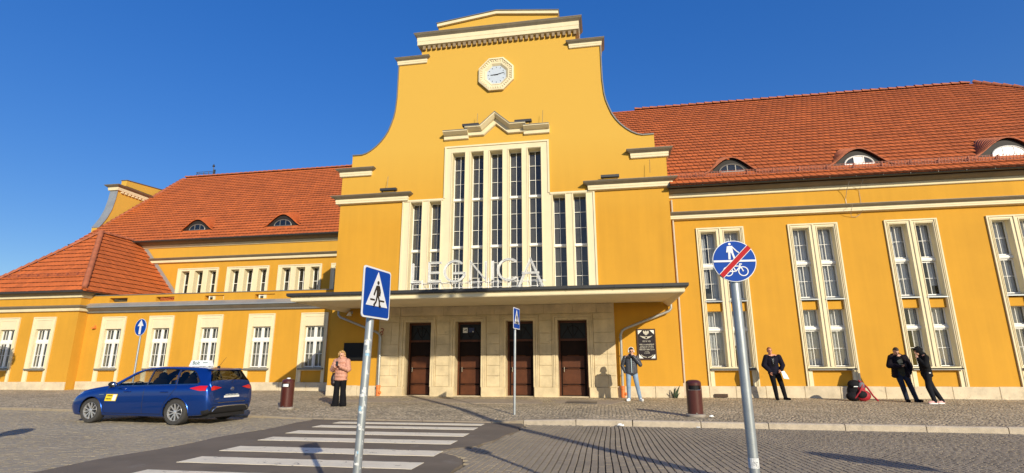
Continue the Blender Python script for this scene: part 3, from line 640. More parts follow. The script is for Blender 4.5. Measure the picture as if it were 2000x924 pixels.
def big_window(x0, mats=None):
    w = thing_part = bpy.data.objects.new('window', None); COL.objects.link(w); w.location = (x0+WW/2, YR, .5); adopt(w, ST)
    o1, o2 = (x0+.16, x0+.72), (x0+1.02, x0+1.58)
    q = MB().wall(R(x0, x0+WW, .5, 6.41), [R(o1[0], o1[1], 1.18, 6.25), R(o2[0], o2[1], 1.18, 6.25), R(x0+.22, x0+1.52, .5, 1.06)], YR-.03, YR+.34)
    for a, b in ((x0, x0+.05), (x0+.075, x0+.095), (x0+WW-.05, x0+WW), (x0+WW-.095, x0+WW-.075), (x0+.845, x0+.895)): q.box(a, b, YR-.062, YR-.025, .5 if a-x0 < .1 or a-x0 > 1.6 else 1.2, 6.36)
    q.box(x0, x0+WW, YR-.063, YR-.025, 6.36, 6.41)
    for o in (o1, o2):
        q.box(o[0]-.035, o[0]-.015, YR-.05, YR-.025, 1.2, 6.28); q.box(o[1]+.015, o[1]+.035, YR-.05, YR-.025, 1.2, 6.28); q.box(o[0]-.035, o[1]+.035, YR-.051, YR-.025, 6.28, 6.30)
    q.build('window_surround', CREAM, w)
    MB().box(x0+.215, x0+1.525, YR+.05, YR+.2, .48, 1.10).build('sill_panel', YELLOW, w)
    fmb = MB(); pn = []
    for a, b in (o1, o2):
        c = (a+b)/2; h = (b-a)/2
        glazing(c, h, [(3.66, 4.86), (5.02, 6.25)], YR+.25, 2, fmb, pn); glazing(c, h, [(1.2, 2.46), (2.60, 3.22)], YR+.25, [2, 1], fmb, pn)
        for z in (4.94, 2.53): fmb.box(a, b, YR+.17, YR+.26, z-.055, z+.055); fmb.box(a, b, YR+.15, YR+.20, z-.02, z+.02)
        s = MB(); s.box(a, b, YR+.07, YR+.32, 3.21, 3.52); s.build('spandrel', YELLOW, w)
        s = MB(); s.add([(a-.05, YR-.06, 3.545), (b+.05, YR-.06, 3.545), (b+.05, YR+.26, 3.64), (a-.05, YR+.26, 3.64), (a-.05, YR-.06, 3.58), (b+.05, YR-.06, 3.58), (b+.05, YR+.26, 3.665), (a-.05, YR+.26, 3.665)], [(0, 1, 2, 3), (4, 5, 6, 7), (0, 1, 5, 4), (1, 2, 6, 5), (3, 0, 4, 7)]); s.build('window_sill', ZINCL, w)
    fmb.build('window_frame', WHITE, w)
    put_panes(pn, w)
    s = MB(); s.box(x0+.10, x0+WW-.10, YR-.13, YR+.02, 1.10, 1.135); s.box(x0+.10, x0+WW-.10, YR-.13, YR-.115, 1.07, 1.135); s.box(x0+.10, x0+WW-.10, YR+.02, YR+.24, 1.12, 1.175); s.build('window_sill', ZINC, w)
    s = MB()                                          # net curtains in folds
    for a, b in (o1, o2):
        for z0, z1 in ((1.25, 3.2), (3.7, 6.25)):
            gap = random.choice((0, 0, 0, .05)); n = 26
            for u0_, u1_ in ((a-.03, a+(b-a)*(.49-gap*2)), (a+(b-a)*(.51+gap*2), b+.03)):
                zb = z0 if random.random() < .85 else z0+(z1-z0)*random.uniform(.12, .4)
                vs = [(u0_+(u1_-u0_)*k/n, YR+.40+.013*sin(k*1.9+z0)+.010*sin(k*.8), z) for z in (zb, z1) for k in range(n+1)]
                s.add(vs, [(k, k+1, k+n+2, k+n+1) for k in range(n)])
    s.build('curtain', CURTAIN, w)
    s = MB().box(x0+.05, x0+WW-.05, YR+.30, YR+.34, .5, 6.4) if False else None
    return w
for x in WX[:5]: big_window(x)
# stones of the plinth, one by one
def plinth(x0, x1, y, zt, p=.07):
    x = x0
    while x < x1-.05:
        b = min(x1, x+random.uniform(.85, 1.5))
        if x1-b < .35: b = x1
        MB().cbox(x+.004, b-.004, y-p-random.uniform(0, .012), y+.03, -.02, zt+random.uniform(-.012, .008), .014).build('plinth_stone', BASE, ST); x = b
plinth(.36, 2.69, YC, .52); plinth(2.69, 16.5, YR, .52); plinth(-11.13, -9.0, YC, .50); plinth(-26.1, -11.2, YL, .54); plinth(-32.2, -26.15, YP, .54)
MB().box(16.5, 27, YR-.07, YR+.02, -.02, .52).build('plinth_course', BASE, ST)
MB().box(3.78, 4.22, YR-.16, YR-.05, .135, .25).build('cellar_vent', mat('rusty_vent', (.06, .035, .02), .8, var=.3, vs=12), ST)
CURTG = mat('grey_curtain', (.30, .29, .27), .9, var=.2, vs=2, streak=.2)
# ------------------------------------------------------------------ low left wing, pavilion, upper left wing
LX = [-25.17, -22.43, -19.71, -16.93, -14.18]; LW = 1.39
PX = [-30.90, -28.72]; PW = 1.33
lh = [R(x, x+LW, .52, 3.725) for x in LX]
slots = [R(x, x+1.06, 4.47, 4.68) for x in (-25.0, -22.29, -19.52, -16.77)]
MB().wall([(-26.3, .03), (-10.9, .03), (-10.9, 4.2), (-26.3, 4.2)], lh, YL, YL+.30).build('low_wing_wall', YELLOW, ST)
MB().wall([(-26.3, 4.2), (-10.9, 4.2), (-10.9, 4.80), (-26.3, 4.80)], slots, YL+.0, YL+.28, back=True).build('terrace_parapet', YELLOW, ST)
MB().box(-26.3, -10.9, YL-.03, YL+.31, 4.80, 4.835).build('parapet_coping', ZINC, ST)
MB().add([(-26.3, YL+.28, 4.25), (-10.9, YL+.28, 4.25), (-10.9, YU, 4.3), (-26.3, YU, 4.3)], [(0, 1, 2, 3)]).build('terrace_floor', ZINC, ST)
q = MB().sweep([(-.02, 3.90), (.06, 3.91), (.09, 3.94), (.09, 4.0), (.28, 4.14), (.30, 4.18), (-.02, 4.24)], [(-26.3, YL), (-10.9, YL)]); o = q.build('band_cornice', ZINC, ST)
MB().sweep([(-.02, 4.245), (.29, 4.18), (.34, 4.17), (.34, 4.22), (-.02, 4.44)], [(-26.3, YL), (-10.9, YL)]).build('cornice_flashing', ZINCL, o)
MB().box(-26, -11, YL+1.6, YL+1.7, .2, 4.1).build('low_wing_interior', DIMROOM, ST)
def small_window(x0, w_, y):
    w = bpy.data.objects.new('window', None); COL.objects.link(w); w.location = (x0+w_/2, y, .5); adopt(w, ST)
    a, b = x0+.23, x0+w_-.19
    q = MB().wall(R(x0, x0+w_, .52, 3.725), [R(a, b, 1.18, 3.11), R(x0+.20, x0+w_-.18, .52, 1.06)], y-.035, y+.30)
    q.box(x0, x0+.05, y-.062, y-.03, .52, 3.675); q.box(x0+w_-.05, x0+w_, y-.062, y-.03, .52, 3.675); q.box(x0, x0+w_, y-.063, y-.03, 3.675, 3.725)
    q.box(a, b, y-.055, y-.03, 3.55, 3.575); q.box(a-.025, a-.01, y-.05, y-.03, 1.2, 3.58); q.box(b+.01, b+.025, y-.05, y-.03, 1.2, 3.58)
    q.build('window_surround', CREAM, w)
    MB().box(x0+.19, x0+w_-.17, y+.03, y+.15, .48, 1.09).build('sill_panel', YELLOW, w)
    f = MB(); pn = []; m = (a+b)/2
    for c in ((a+m)/2-.01, (m+b)/2+.01):
        h = (m-a)/2-.02
        glazing(c, h, [(1.22, 2.43), (2.55, 3.09)], y+.14, [2, 1], f, pn, fr=.045, bar=.02)
    f.box(a, b, y+.09, y+.16, 2.42, 2.56); f.box(m-.035, m+.035, y+.085, y+.16, 1.2, 3.11)
    f.build('window_frame', WHITE, w)
    g = MB()
    for x, yy, z, ww, hh in pn: g.add([(x-ww/2, yy, z-hh/2), (x+ww/2, yy+random.uniform(-.002, .002), z-hh/2), (x+ww/2, yy, z+hh/2), (x-ww/2, yy, z+hh/2)], [(0, 1, 2, 3)])
    g.build('glazing', PANE, w, kind='stuff')
    s = MB(); s.box(x0+.08, x0+w_-.08, y-.15, y+.02, 1.10, 1.17); s.box(x0+.23, x0+w_-.19, y+.02, y+.12, 1.12, 1.20); s.build('window_sill', ZINC, w)
    s = MB(); n = 20
    for u0_, u1_ in ((a, m-.02), (m+.02+random.choice((0, .12)), b)):
        vs = [(u0_+(u1_-u0_)*k/n, y+.34+.02*sin(k*1.7), z) for z in (1.2, 3.09) for k in range(n+1)]
        s.add(vs, [(k, k+1, k+n+2, k+n+1) for k in range(n)])
    s.build('curtain', CURTG, w)
for x in LX: small_window(x, LW, YL)
MB().box(-25.62, -25.48, YL-.16, YL, 3.14, 3.20).box(-25.58, -25.52, YL-.05, YL, 3.20, 3.30).build('wall_sensor', ORANGE, ST)
# pavilion
MB().wall([(-32.2, .03), (-26.15, .03), (-26.15, 4.97), (-32.2, 4.97)], [R(x, x+PW, .52, 3.725) for x in PX], YP, YP+.3).build('pavilion_wall', YELLOW, ST)
MB().box(-26.45, -26.15, YP+.3, YU, .0, 4.97).build('pavilion_side_wall', YELLOW, ST)
MB().box(-32.2, -31.9, YP+.3, 34, 0, 4.97).build('pavilion_side_wall', YELLOW, ST)
MB().box(-31.9, -26.5, YP+1.5, YP+1.6, .2, 4.9).build('pavilion_interior', DIMROOM, ST)
for x in PX: small_window(x, PW, YP)
for z0, fh, a_, d_, r_ in ((3.98, .12, .12, .24, .12), (4.67, .11, .09, .27, .10)):
    cornice('pavilion_cornice', 0, 0, 0, z0, fh, a_, d_, r_, path=[(-32.2, 30), (-32.2, YP), (-26.15, YP), (-26.15, YL if z0 < 4.5 else 28.0)])
q = MB(); q.sweep([(.28, 4.97), (.29, 4.92), (.35, 4.89), (.42, 4.92), (.43, 5.01), (.29, 5.03)], [(-32.2, 30), (-32.2, YP), (-26.15, YP), (-26.15, 28.5)]); q.build('pavilion_gutter', GUTTER, ST)
# upper left wing
UX = [-26.09, -22.67, -19.24, -15.81]; UW = 2.84
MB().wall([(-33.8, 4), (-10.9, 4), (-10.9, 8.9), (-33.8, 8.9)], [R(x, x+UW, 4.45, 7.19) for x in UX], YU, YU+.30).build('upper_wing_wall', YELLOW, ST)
MB().box(-33.5, -11, YU+1.5, YU+1.6, 4, 8.7).build('upper_wing_interior', DIMROOM, ST)
for x0 in UX:
    w = bpy.data.objects.new('window', None); COL.objects.link(w); w.location = (x0+UW/2, YU, 4.5); adopt(w, ST)
    ops = [(x0+.24, x0+.82), (x0+1.18, x0+1.76), (x0+2.12, x0+2.68)]
    q = MB().wall(R(x0, x0+UW, 4.45, 7.19), [R(a, b, 4.6, 7.02) for a, b in ops], YU-.04, YU+.42)
    q.box(x0, x0+.06, YU-.07, YU-.03, 4.45, 7.13); q.box(x0+UW-.06, x0+UW, YU-.07, YU-.03, 4.45, 7.13); q.box(x0, x0+UW, YU-.071, YU-.03, 7.13, 7.19)
    for a, b in ops: q.box(b+.03, b+.05, YU-.055, YU-.03, 4.5, 7.08); q.box(a-.05, a-.03, YU-.055, YU-.03, 4.5, 7.08)
    q.build('window_surround', CREAM, w)
    f = MB(); pn = []
    for a, b in ops: glazing((a+b)/2, (b-a)/2, [(4.62, 7.02)], YU+.36, 3, f, pn, fr=.03, bar=.028)
    f.build('window_frame', WHITE, w); g = MB()
    for x, yy, z, ww, hh in pn: g.add([(x-ww/2, yy, z-hh/2), (x+ww/2, yy, z-hh/2), (x+ww/2, yy, z+hh/2), (x-ww/2, yy, z+hh/2)], [(0, 1, 2, 3)])
    g.build('glazing', PANE, w, kind='stuff')
cornice('storey_cornice', -33.8, -10.9, YU, 7.56, .13, .16, .32, .14)
cornice('eaves_cornice', -33.8, -10.9, YU, 8.55, .15, .08, .36, .16)
gutter(-33.9, -10.8, YU-.58, 8.94, .11)

# ------------------------------------------------------------------ roofs: every course of tiles is real
def tile_roof(name, o, u, v, rows, xr, tw=.24, ex=.36, skip=None):
    """o origin at the eaves, u along the eaves, v up the slope; xr(row distance) -> (x0, x1) along u"""
    o = Vector(o); u = Vector(u).normalized(); v = Vector(v).normalized(); n = u.cross(v).normalized()
    if n.z < 0: n = -n
    q = MB(); th = .046
    for r in range(rows):
        s0 = r*ex; a, b = xr(s0+ex*.5)
        if b-a < .05: continue
        x = a+(-.12 if r % 2 else 0)
        while x < b:
            x0 = max(x, a); x1 = min(x+tw, b); x += tw
            if x1-x0 < .03 or (skip and skip((x0+x1)/2, s0+ex/2)): continue
            h = random.uniform(-.004, .006); g = .004; xm = x0+(x1-x0)*.32
            p = lambda xx, ss, hh: o+u*xx+v*ss+n*hh
            # pantile: a raised roll on one side, a flat pan beside it, thick lower edge
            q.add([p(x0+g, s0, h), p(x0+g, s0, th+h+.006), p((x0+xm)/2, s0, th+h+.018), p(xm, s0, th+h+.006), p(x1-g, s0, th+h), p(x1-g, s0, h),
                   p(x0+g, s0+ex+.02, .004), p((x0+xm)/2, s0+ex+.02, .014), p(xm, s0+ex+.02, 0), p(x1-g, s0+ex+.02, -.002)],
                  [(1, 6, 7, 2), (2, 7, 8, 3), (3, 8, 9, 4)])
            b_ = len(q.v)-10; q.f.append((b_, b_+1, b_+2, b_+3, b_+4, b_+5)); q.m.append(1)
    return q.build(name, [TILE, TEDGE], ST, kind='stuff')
M_ = .895; VS = Vector((0, 1, M_)).normalized(); SL = sqrt(1+M_*M_)
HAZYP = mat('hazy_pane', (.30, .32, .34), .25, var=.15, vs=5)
def eyebrow(x, y0, w, H, Ye, Ze, lit):
    """eyebrow dormer: a wave lifted out of the roof plane, tiled, with a low arched window in its mouth"""
    zr = lambda y: Ze+M_*(y-Ye)
    hh = lambda t: H*(.5+.5*cos(pi*t))**.85 if abs(t) < 1 else 0
    slope = .38; root = bpy.data.objects.new('dormer', None); COL.objects.link(root); root.location = (x, y0, zr(y0)); adopt(root, ST)
    q = MB(); nx = 44; ny = 9
    for r in range(ny):
        for k in range(nx):
            tt = (-1+2*k/nx, -1+2*(k+1)/nx); pts = []
            for t, rr, up_ in ((tt[0], r/ny, .035), (tt[1], r/ny, .035), (tt[1], (r+1)/ny, .004), (tt[0], (r+1)/ny, .004)):
                h = hh(t); L_ = h/(M_-slope) if h > 0 else 0      # run back until it meets the roof
                yy = y0+L_*rr; z = max(zr(y0)+h+slope*L_*rr, zr(yy)); pts.append((x+t*w, yy, z+up_+.012))
            p0, p1 = pts[0], pts[1]; lip = [(p0[0], p0[1], p0[2]-.045), (p1[0], p1[1], p1[2]-.045)]
            q.add(pts+lip, [(0, 1, 2, 3), (4, 5, 1, 0)])
    q.build('dormer_tiles', TILEOLD if lit != 2 else TILE, root, kind='stuff')
    q = MB(); n = 40                                   # dark timber face set back under the lip
    top = [(x+(-1+2*k/n)*w, zr(y0)+hh(-1+2*k/n)-.02) for k in range(n+1)]
    for (xa, za), (xb, zb) in zip(top, top[1:]): q.add([(xa, y0+.12, zr(y0)-.05), (xb, y0+.12, zr(y0)-.05), (xb, y0+.12, max(zb, zr(y0)-.04)), (xa, y0+.12, max(za, zr(y0)-.04))], [(0, 1, 2, 3)])
    q.build('dormer_face', mat('dark_timber', (.016, .011, .008), .7, var=.2) if 'dark_timber' not in bpy.data.materials else bpy.data.materials['dark_timber'], root)
    q = MB(); aw, ah = w*.43, H*.50; z0 = zr(y0)+.07; seg = 14
    arc = [(x+aw*cos(pi-pi*k/seg), z0+ah*sin(pi*k/seg)) for k in range(seg+1)]
    q.tube([(px, y0+.09, pz_) for px, pz_ in arc]+[(x+aw, y0+.09, z0-.0), (x-aw, y0+.09, z0)], .028, 5, closed=True)
    for k in (-.33, .33): q.box(x+aw*k*1.0-.016, x+aw*k+.016, y0+.075, y0+.105, z0, z0+ah*.93)
    q.build('window_frame', WHITE if lit in (1, 3) else ZINC, root)
    for k, (a, b) in enumerate(((-1, -.33), (-.33, .33), (.33, 1))):
        pts = [(x+aw*a, z0)]+[(px, pz_) for px, pz_ in arc if x+aw*a-1e-6 <= px <= x+aw*b+1e-6]+[(x+aw*b, z0)]
        pts += []
        if a > -1: pts.insert(1, (x+aw*a, z0+ah*sqrt(1-a*a)))
        if b < 1: pts.insert(-1, (x+aw*b, z0+ah*sqrt(1-b*b)))
        g = MB(); g.prism(pts, y0+.092, y0+.097)
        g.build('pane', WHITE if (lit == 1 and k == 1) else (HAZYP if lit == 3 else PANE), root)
RD = [(5.2, 21.0, 1.08, .62), (9.82, 21.0, 1.18, .66), (14.85, 21.0, 1.28, .72)]
for k, (x, y, w, h) in enumerate(RD): eyebrow(x, y, w, h, 20.35, 8.03, (0, 1, 3)[k])
LD = [(-25.5, 29.16, 1.30, .74), (-19.5, 29.16, 1.34, .78)]
for x, y, w, h in LD: eyebrow(x, y, w, h, 28.3, 8.92, 2)
def skipper(D, Y0):
    def f(x, s):
        y = Y0+s/SL
        for dx, dy, w, h in D:
            t = abs(x-dx)/w
            if t < .93 and dy+.02 < y < dy+h*(.5+.5*cos(pi*t))/(M_-.38)*.95: return True
        return False
    return f
YRG, ZRG = 28.5, 8.03+M_*(28.5-20.35)
rowsR = int((YRG-20.35)*SL/.36)
xr = lambda s: ((2.72 if 20.35+s/SL < YC+.75 else -1.5), 27.3-s/SL)
sk = skipper(RD, 20.35)
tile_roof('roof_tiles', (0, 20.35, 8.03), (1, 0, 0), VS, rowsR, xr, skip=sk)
MB().add([(2.72, 20.38, 8.01), (27.3, 20.38, 8.01), (19.15, YRG, ZRG-.03), (2.72, YRG, ZRG-.03)], [(0, 1, 2, 3)]).build('roof_deck', TILE, ST)
MB().add([(27.3, 20.38, 8.01), (27.3, 36.6, 8.01), (19.15, YRG, ZRG-.02)], [(0, 1, 2)]).build('roof_deck', TILE, ST)
MB().add([(-1.5, 36.6, 8.01), (27.3, 36.6, 8.01), (19.15, YRG, ZRG-.03), (-1.5, YRG, ZRG-.03)], [(0, 1, 2, 3)]).build('roof_deck', TILE, ST)
YLG = 36.8; ZLG = 8.92+M_*(YLG-28.3)
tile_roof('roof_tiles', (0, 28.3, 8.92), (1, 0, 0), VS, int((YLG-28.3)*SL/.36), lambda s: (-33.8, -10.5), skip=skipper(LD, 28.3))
MB().add([(-33.8, 28.34, 8.90), (-10.5, 28.34, 8.90), (-10.5, YLG, ZLG-.03), (-33.8, YLG, ZLG-.03)], [(0, 1, 2, 3)]).build('roof_deck', TILE, ST)
MB().add([(-33.8, 45.3, 8.90), (-10.5, 45.3, 8.90), (-10.5, YLG, ZLG-.03), (-33.8, YLG, ZLG-.03)], [(0, 1, 2, 3)]).build('roof_deck', TILE, ST)
# pavilion: hipped roof running back into the main roof
XA, YA, ZA = -29.18, 26.12, 8.95; e = 3.50; x1, x0p, yf, ze = XA+e, XA-e, YA-e, 4.99; mp = (ZA-ze)/e
def tri(s, L_): f = s/sqrt(1+mp*mp)/1.0; return f
sp = sqrt(1+mp*mp)
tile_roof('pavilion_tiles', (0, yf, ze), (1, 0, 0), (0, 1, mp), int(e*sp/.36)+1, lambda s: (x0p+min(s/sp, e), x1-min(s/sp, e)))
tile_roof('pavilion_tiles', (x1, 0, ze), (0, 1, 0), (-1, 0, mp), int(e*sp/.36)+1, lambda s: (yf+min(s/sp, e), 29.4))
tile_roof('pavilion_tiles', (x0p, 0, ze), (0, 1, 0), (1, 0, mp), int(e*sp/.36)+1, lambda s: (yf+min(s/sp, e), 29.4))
q = MB(); q.add([(x0p, yf, ze-.02), (x1, yf, ze-.02), (XA, YA, ZA-.03), (x1, 29.6, ze-.02), (XA, 29.6, ZA-.03), (x0p, 29.6, ze-.02)], [(0, 1, 2), (1, 3, 4, 2), (0, 2, 4, 5)]); q.build('roof_deck', TILE, ST)
# metal flashing where the pavilion roof meets the upper wall
q = MB()
for k in range(10):
    t0, t1 = k/10, (k+1)/10; xa, za = x1-.2+(-3.2)*t0, ze+.25+3.2*mp*t0; xb, zb = x1-.2-3.2*t1, ze+.25+3.2*mp*t1
    q.add([(xa, YU-.03, za-.1), (xb, YU-.03, zb-.1), (xb+.16, YU-.03, zb+.14), (xa+.16, YU-.03, za+.14)], [(0, 1, 2, 3)])
q.build('roof_flashing', ZINCL, ST)
# ridge and hip tiles, one by one
rq = MB(); n = 8
pr = [(.10*cos(pi*k/n), .10*sin(pi*k/n)) for k in range(n+1)]
vs = [(-.23, y*1.45, z*1.65) for y, z in pr]+[(.23, y*1.05, z*1.05) for y, z in pr]; N1 = n+1
fs = [(k, k+1, N1+k+1, N1+k) for k in range(n)]+[tuple(range(N1)), tuple(range(N1, 2*N1))]
RT = rq.add(vs, fs).mesh('ridge_tile', TILEOLD)
def ridge(a, b, step=.42):
    a = Vector(a); b = Vector(b); d = b-a; n = int(d.length/step); d.normalize(); zax = (Vector((0, 0, 1))-d*d.z).normalized(); yax = zax.cross(d)
    m = Matrix((d, yax, zax)).transposed().to_euler()
    for k in range(n):
        inst('ridge_tile', RT, ST, a+d*(step*(k+.5))+Vector((0, 0, random.uniform(-.006, .006))), (m.x, m.y+random.uniform(-.02, .02), m.z+random.uniform(-.02, .02)))
ridge((2.2, YRG, ZRG-.02), (19.2, YRG, ZRG-.02)); ridge((19.2, YRG, ZRG), (27.3, 20.38, 8.0))
ridge((-33.8, YLG, ZLG), (-18.0, YLG, ZLG))
ridge((XA, YA, ZA+.02), (x1, yf, ze+.03), .36); ridge((XA, YA, ZA+.02), (x0p, yf, ze+.03), .36); ridge((XA, YA, ZA+.02), (XA, 29.3, ZA+.02))
ridge((-33.72, 30.3, 10.63), (-33.72, YLG, ZLG+.02), .4)
# snow guards
def snow_guard(x0, x1_, y, z, posts, grid=True):
    q = MB(); x = x0
    while x < x1_:
        q.add([(x, y+.02, z-.02), (x+.03, y+.02, z-.02), (x+.03, y-.03, z+.26), (x, y-.03, z+.26), (x, y+.26, z+.16), (x+.03, y+.26, z+.16)], [(0, 1, 2, 3), (3, 2, 5, 4), (0, 3, 4), (1, 5, 2)]); x += posts
    for h in (.06, .12, .18, .24): q.cyl((x0, y-.01-.012*h*4, z+h), (x1_, y-.01-.012*h*4, z+h), .008, n=4)
    if grid:
        x = x0
        while x < x1_: q.box(x, x+.012, y-.035, y-.02, z+.03, z+.25); x += .11
    return q.build('snow_guard', TILEOLD if False else bpy.data.materials.get('snow_guard_red') or mat('snow_guard_red', (.36, .11, .06), .6, var=.1), ST)
snow_guard(2.8, 25.5, 20.72, 8.35, .95)
def hooks(pts):
    q = MB()
    for x, y, z, a in pts: q.tube([(x, y, z), (x+.05*cos(a), y-.02, z+.12), (x, y+.05, z+.02)], .02, 5)
    q.build('snow_hook', TILE, ST)
hooks([(x*.66-27.5, 28.75, 9.34, 1) for x in range(0, 16)])
snow_guard(-32.1, -26.4, yf+.75, ze+.62+.20, .62, grid=False)
# curved parapet gable at the far left end of the upper wing (seen from its inner side)
XG = -33.85
prof = [(30.05, 8.2), (30.05, 10.50), (30.25, 10.80), (30.55, 11.35), (30.78, 12.0), (30.92, 12.8), (30.98, 13.55), (43.0, 13.55), (43.0, 8.2)]
MB().prism_x(prof, XG-.55, XG).build('end_gable', YELLOW, ST)
q = MB()
for (y0, z0), (y1, z1) in zip(prof[1:6], prof[2:7]): q.add([(XG-.60, y0-.03, z0+.02), (XG+.05, y0-.03, z0+.02), (XG+.05, y1-.03, z1+.02), (XG-.60, y1-.03, z1+.02)], [(0, 1, 2, 3)])
q.build('gable_coping', ZINCL, ST, smooth=True)
pth = [(XG-.55, 30.98), (XG, 30.98), (XG, 43)]
pth = [(XG-.55, 43), (XG-.55, 30.98), (XG, 30.98), (XG, 43)]
o = cornice('gable_cornice', 0, 0, 0, 13.46, .20, .14, .34, .18, path=pth)
q = MB()
for k in range(36): y = 31.2+k*.3; q.box(XG-.02, XG+.12, y, y+.15, 13.36, 13.48)
q.build('dentil_course', CREAM, ST, kind='stuff')
MB().prism_x([(31.6, 14.05), (42, 14.05), (42, 14.45), (36.8, 14.95), (31.6, 14.45)], XG-.5, XG-.05).build('attic', YELLOW, ST)
q = MB()
for a, b in (((31.55, 14.46), (36.8, 14.97)), ((36.8, 14.97), (42, 14.46))): q.add([(XG-.55, a[0], a[1]), (XG+.0, a[0], a[1]), (XG+.0, b[0], b[1]), (XG-.55, b[0], b[1]), (XG-.55, a[0], a[1]+.04), (XG, a[0], a[1]+.04), (XG, b[0], b[1]+.04), (XG-.55, b[0], b[1]+.04)], [(0, 1, 2, 3), (4, 5, 6, 7), (1, 2, 6, 5), (0, 1, 5, 4)])
q.build('attic_flashing', ZINC, ST)
# small walkway rail with a weather vane on the far ridge
q = MB(); zz = ZLG+.08; A_, B_ = -32.9, -31.3
for x in (A_, A_+.25, -32.2, -31.75, B_): q.cyl((x, YLG, zz-.1), (x+(.12 if x == A_ else 0), YLG, zz+.34), .025, n=5)
for z in (.18, .32): q.cyl((A_, YLG, zz+z), (B_, YLG, zz+z), .02, n=5)
q.tube([(B_, YLG, zz), (B_-.05, YLG, zz+.75)], .03, 6); q.lathe([(.005, .98), (.07, .86), (.11, .75)], (B_-.05, YLG, zz-.02), 8); q.box(B_, B_+.16, YLG-.03, YLG+.03, zz+.1, zz+.45)
q.build('roof_rail', GUTTER, ST)

# ------------------------------------------------------------------ things fixed to the station that are things of their own
# wall clock
CK = thing('wall_clock', 'octagonal wall clock with carved cream frame high on the gable', 'clock', (CX, YC, 13.66)); LOCAL[0] = True
r = .80; oc = lambda rr: [(rr*cos(pi/8+k*pi/4), rr*sin(pi/8+k*pi/4)) for k in range(8)]
def octring(name, r0, r1, y0, y1, y2, m):
    q = MB(); a, b = oc(r0), oc(r1)
    for k in range(8):
        j = (k+1) % 8; q.add([(a[k][0], y0, a[k][1]), (a[j][0], y0, a[j][1]), (b[j][0], y1, b[j][1]), (b[k][0], y1, b[k][1]), (a[k][0], y2, a[k][1]), (a[j][0], y2, a[j][1]), (b[k][0], y2, b[k][1]), (b[j][0], y2, b[j][1])], [(0, 1, 2, 3), (0, 4, 5, 1), (3, 2, 7, 6)])
    return q.build(name, m, CK)
octring('clock_frame', .84, .76, -.13, -.15, .0, CREAM); octring('clock_frame', .755, .56, -.11, -.09, .0, CREAM); octring('clock_frame', .55, .46, -.10, -.035, .0, CREAM)
q = MB(); rq_ = random.Random(3)
for k in range(40):                                   # carved leaf scrolls round the frame
    a = 2*pi*k/40; rr = .655/max(abs(cos((a+pi/8) % (pi/4)-pi/8)), .92); q.ell((rr*cos(a), -.105, rr*sin(a)), (.075, .035, .028), 6, 5, Matrix.Rotation(-(a+rq_.uniform(-.5, .9)), 3, 'Y'))
q.build('carved_leaves', CREAM, CK, smooth=True)
FACE = mat('clock_face', (.52, .58, .64), .35, var=.03)
q = MB().prism(oc(.46), -.03, -.02); q.build('clock_face', FACE, CK)
for k in range(12): a = pi/2-k*pi/6; MB().cyl((.33*cos(a), -.035, .33*sin(a)), (.385*cos(a), -.035, .385*sin(a)), .011, n=4).build('hour_mark', BLACK, CK)
def hand(name, ang, L_, w):
    a = pi/2-ang; d = Vector((cos(a), 0, sin(a))); e_ = Vector((-sin(a), 0, cos(a))); b = Vector((0, -.05, 0))
    pts = [b-d*.08-e_*w, b-d*.08+e_*w, b+d*L_+e_*w*.5, b+d*L_-e_*w*.5]
    MB().add([tuple(p) for p in pts]+[(p.x, p.y+.01, p.z) for p in pts], [(0, 1, 2, 3), (4, 5, 6, 7), (0, 1, 5, 4), (1, 2, 6, 5), (2, 3, 7, 6), (3, 0, 4, 7)]).build(name, BLACK, CK)
hand('hour_hand', radians(268), .26, .022); hand('minute_hand', radians(77), .37, .016)
LOCAL[0] = False
# station name in open tube letters standing on the canopy
SG = thing('station_name_sign', 'white open channel letters spelling LEGNICA on a frame on top of the canopy', 'sign', (-4.2, 17.3, 3.7))
YS = 17.2; b, t = 4.02, 4.66; LETT = mat('white_letter_metal', (.82, .82, .79), .4, var=.12, vs=12)
def arc(cx, cz, rx, rz, a0, a1, n=22): return [(cx+rx*cos(radians(a0+(a1-a0)*k/n)), cz+rz*sin(radians(a0+(a1-a0)*k/n))) for k in range(n+1)]
letters = {
 'L': [[(-6.39, t), (-6.39, b), (-6.08, b)]],
 'E': [[(-5.38, t), (-5.80, t), (-5.80, b), (-5.38, b)], [(-5.80, (b+t)/2-.02), (-5.44, (b+t)/2-.02)]],
 'G': [arc(-4.90, 4.35, .36, .35, 48, 335)+[(-4.57, 4.28), (-4.98, 4.28)]],
 'N': [[(-4.36, b), (-4.36, t), (-3.84, b), (-3.84, t)]],
 'I': [[(-3.60, b), (-3.60, t)]],
 'C': [arc(-3.05, 4.35, .37, .35, 48, 312)],
 'A': [[(-2.72, 3.76), (-2.33, t+.02), (-1.93, 3.76)], [(-2.62, 4.22), (-2.05, 4.22)]]}
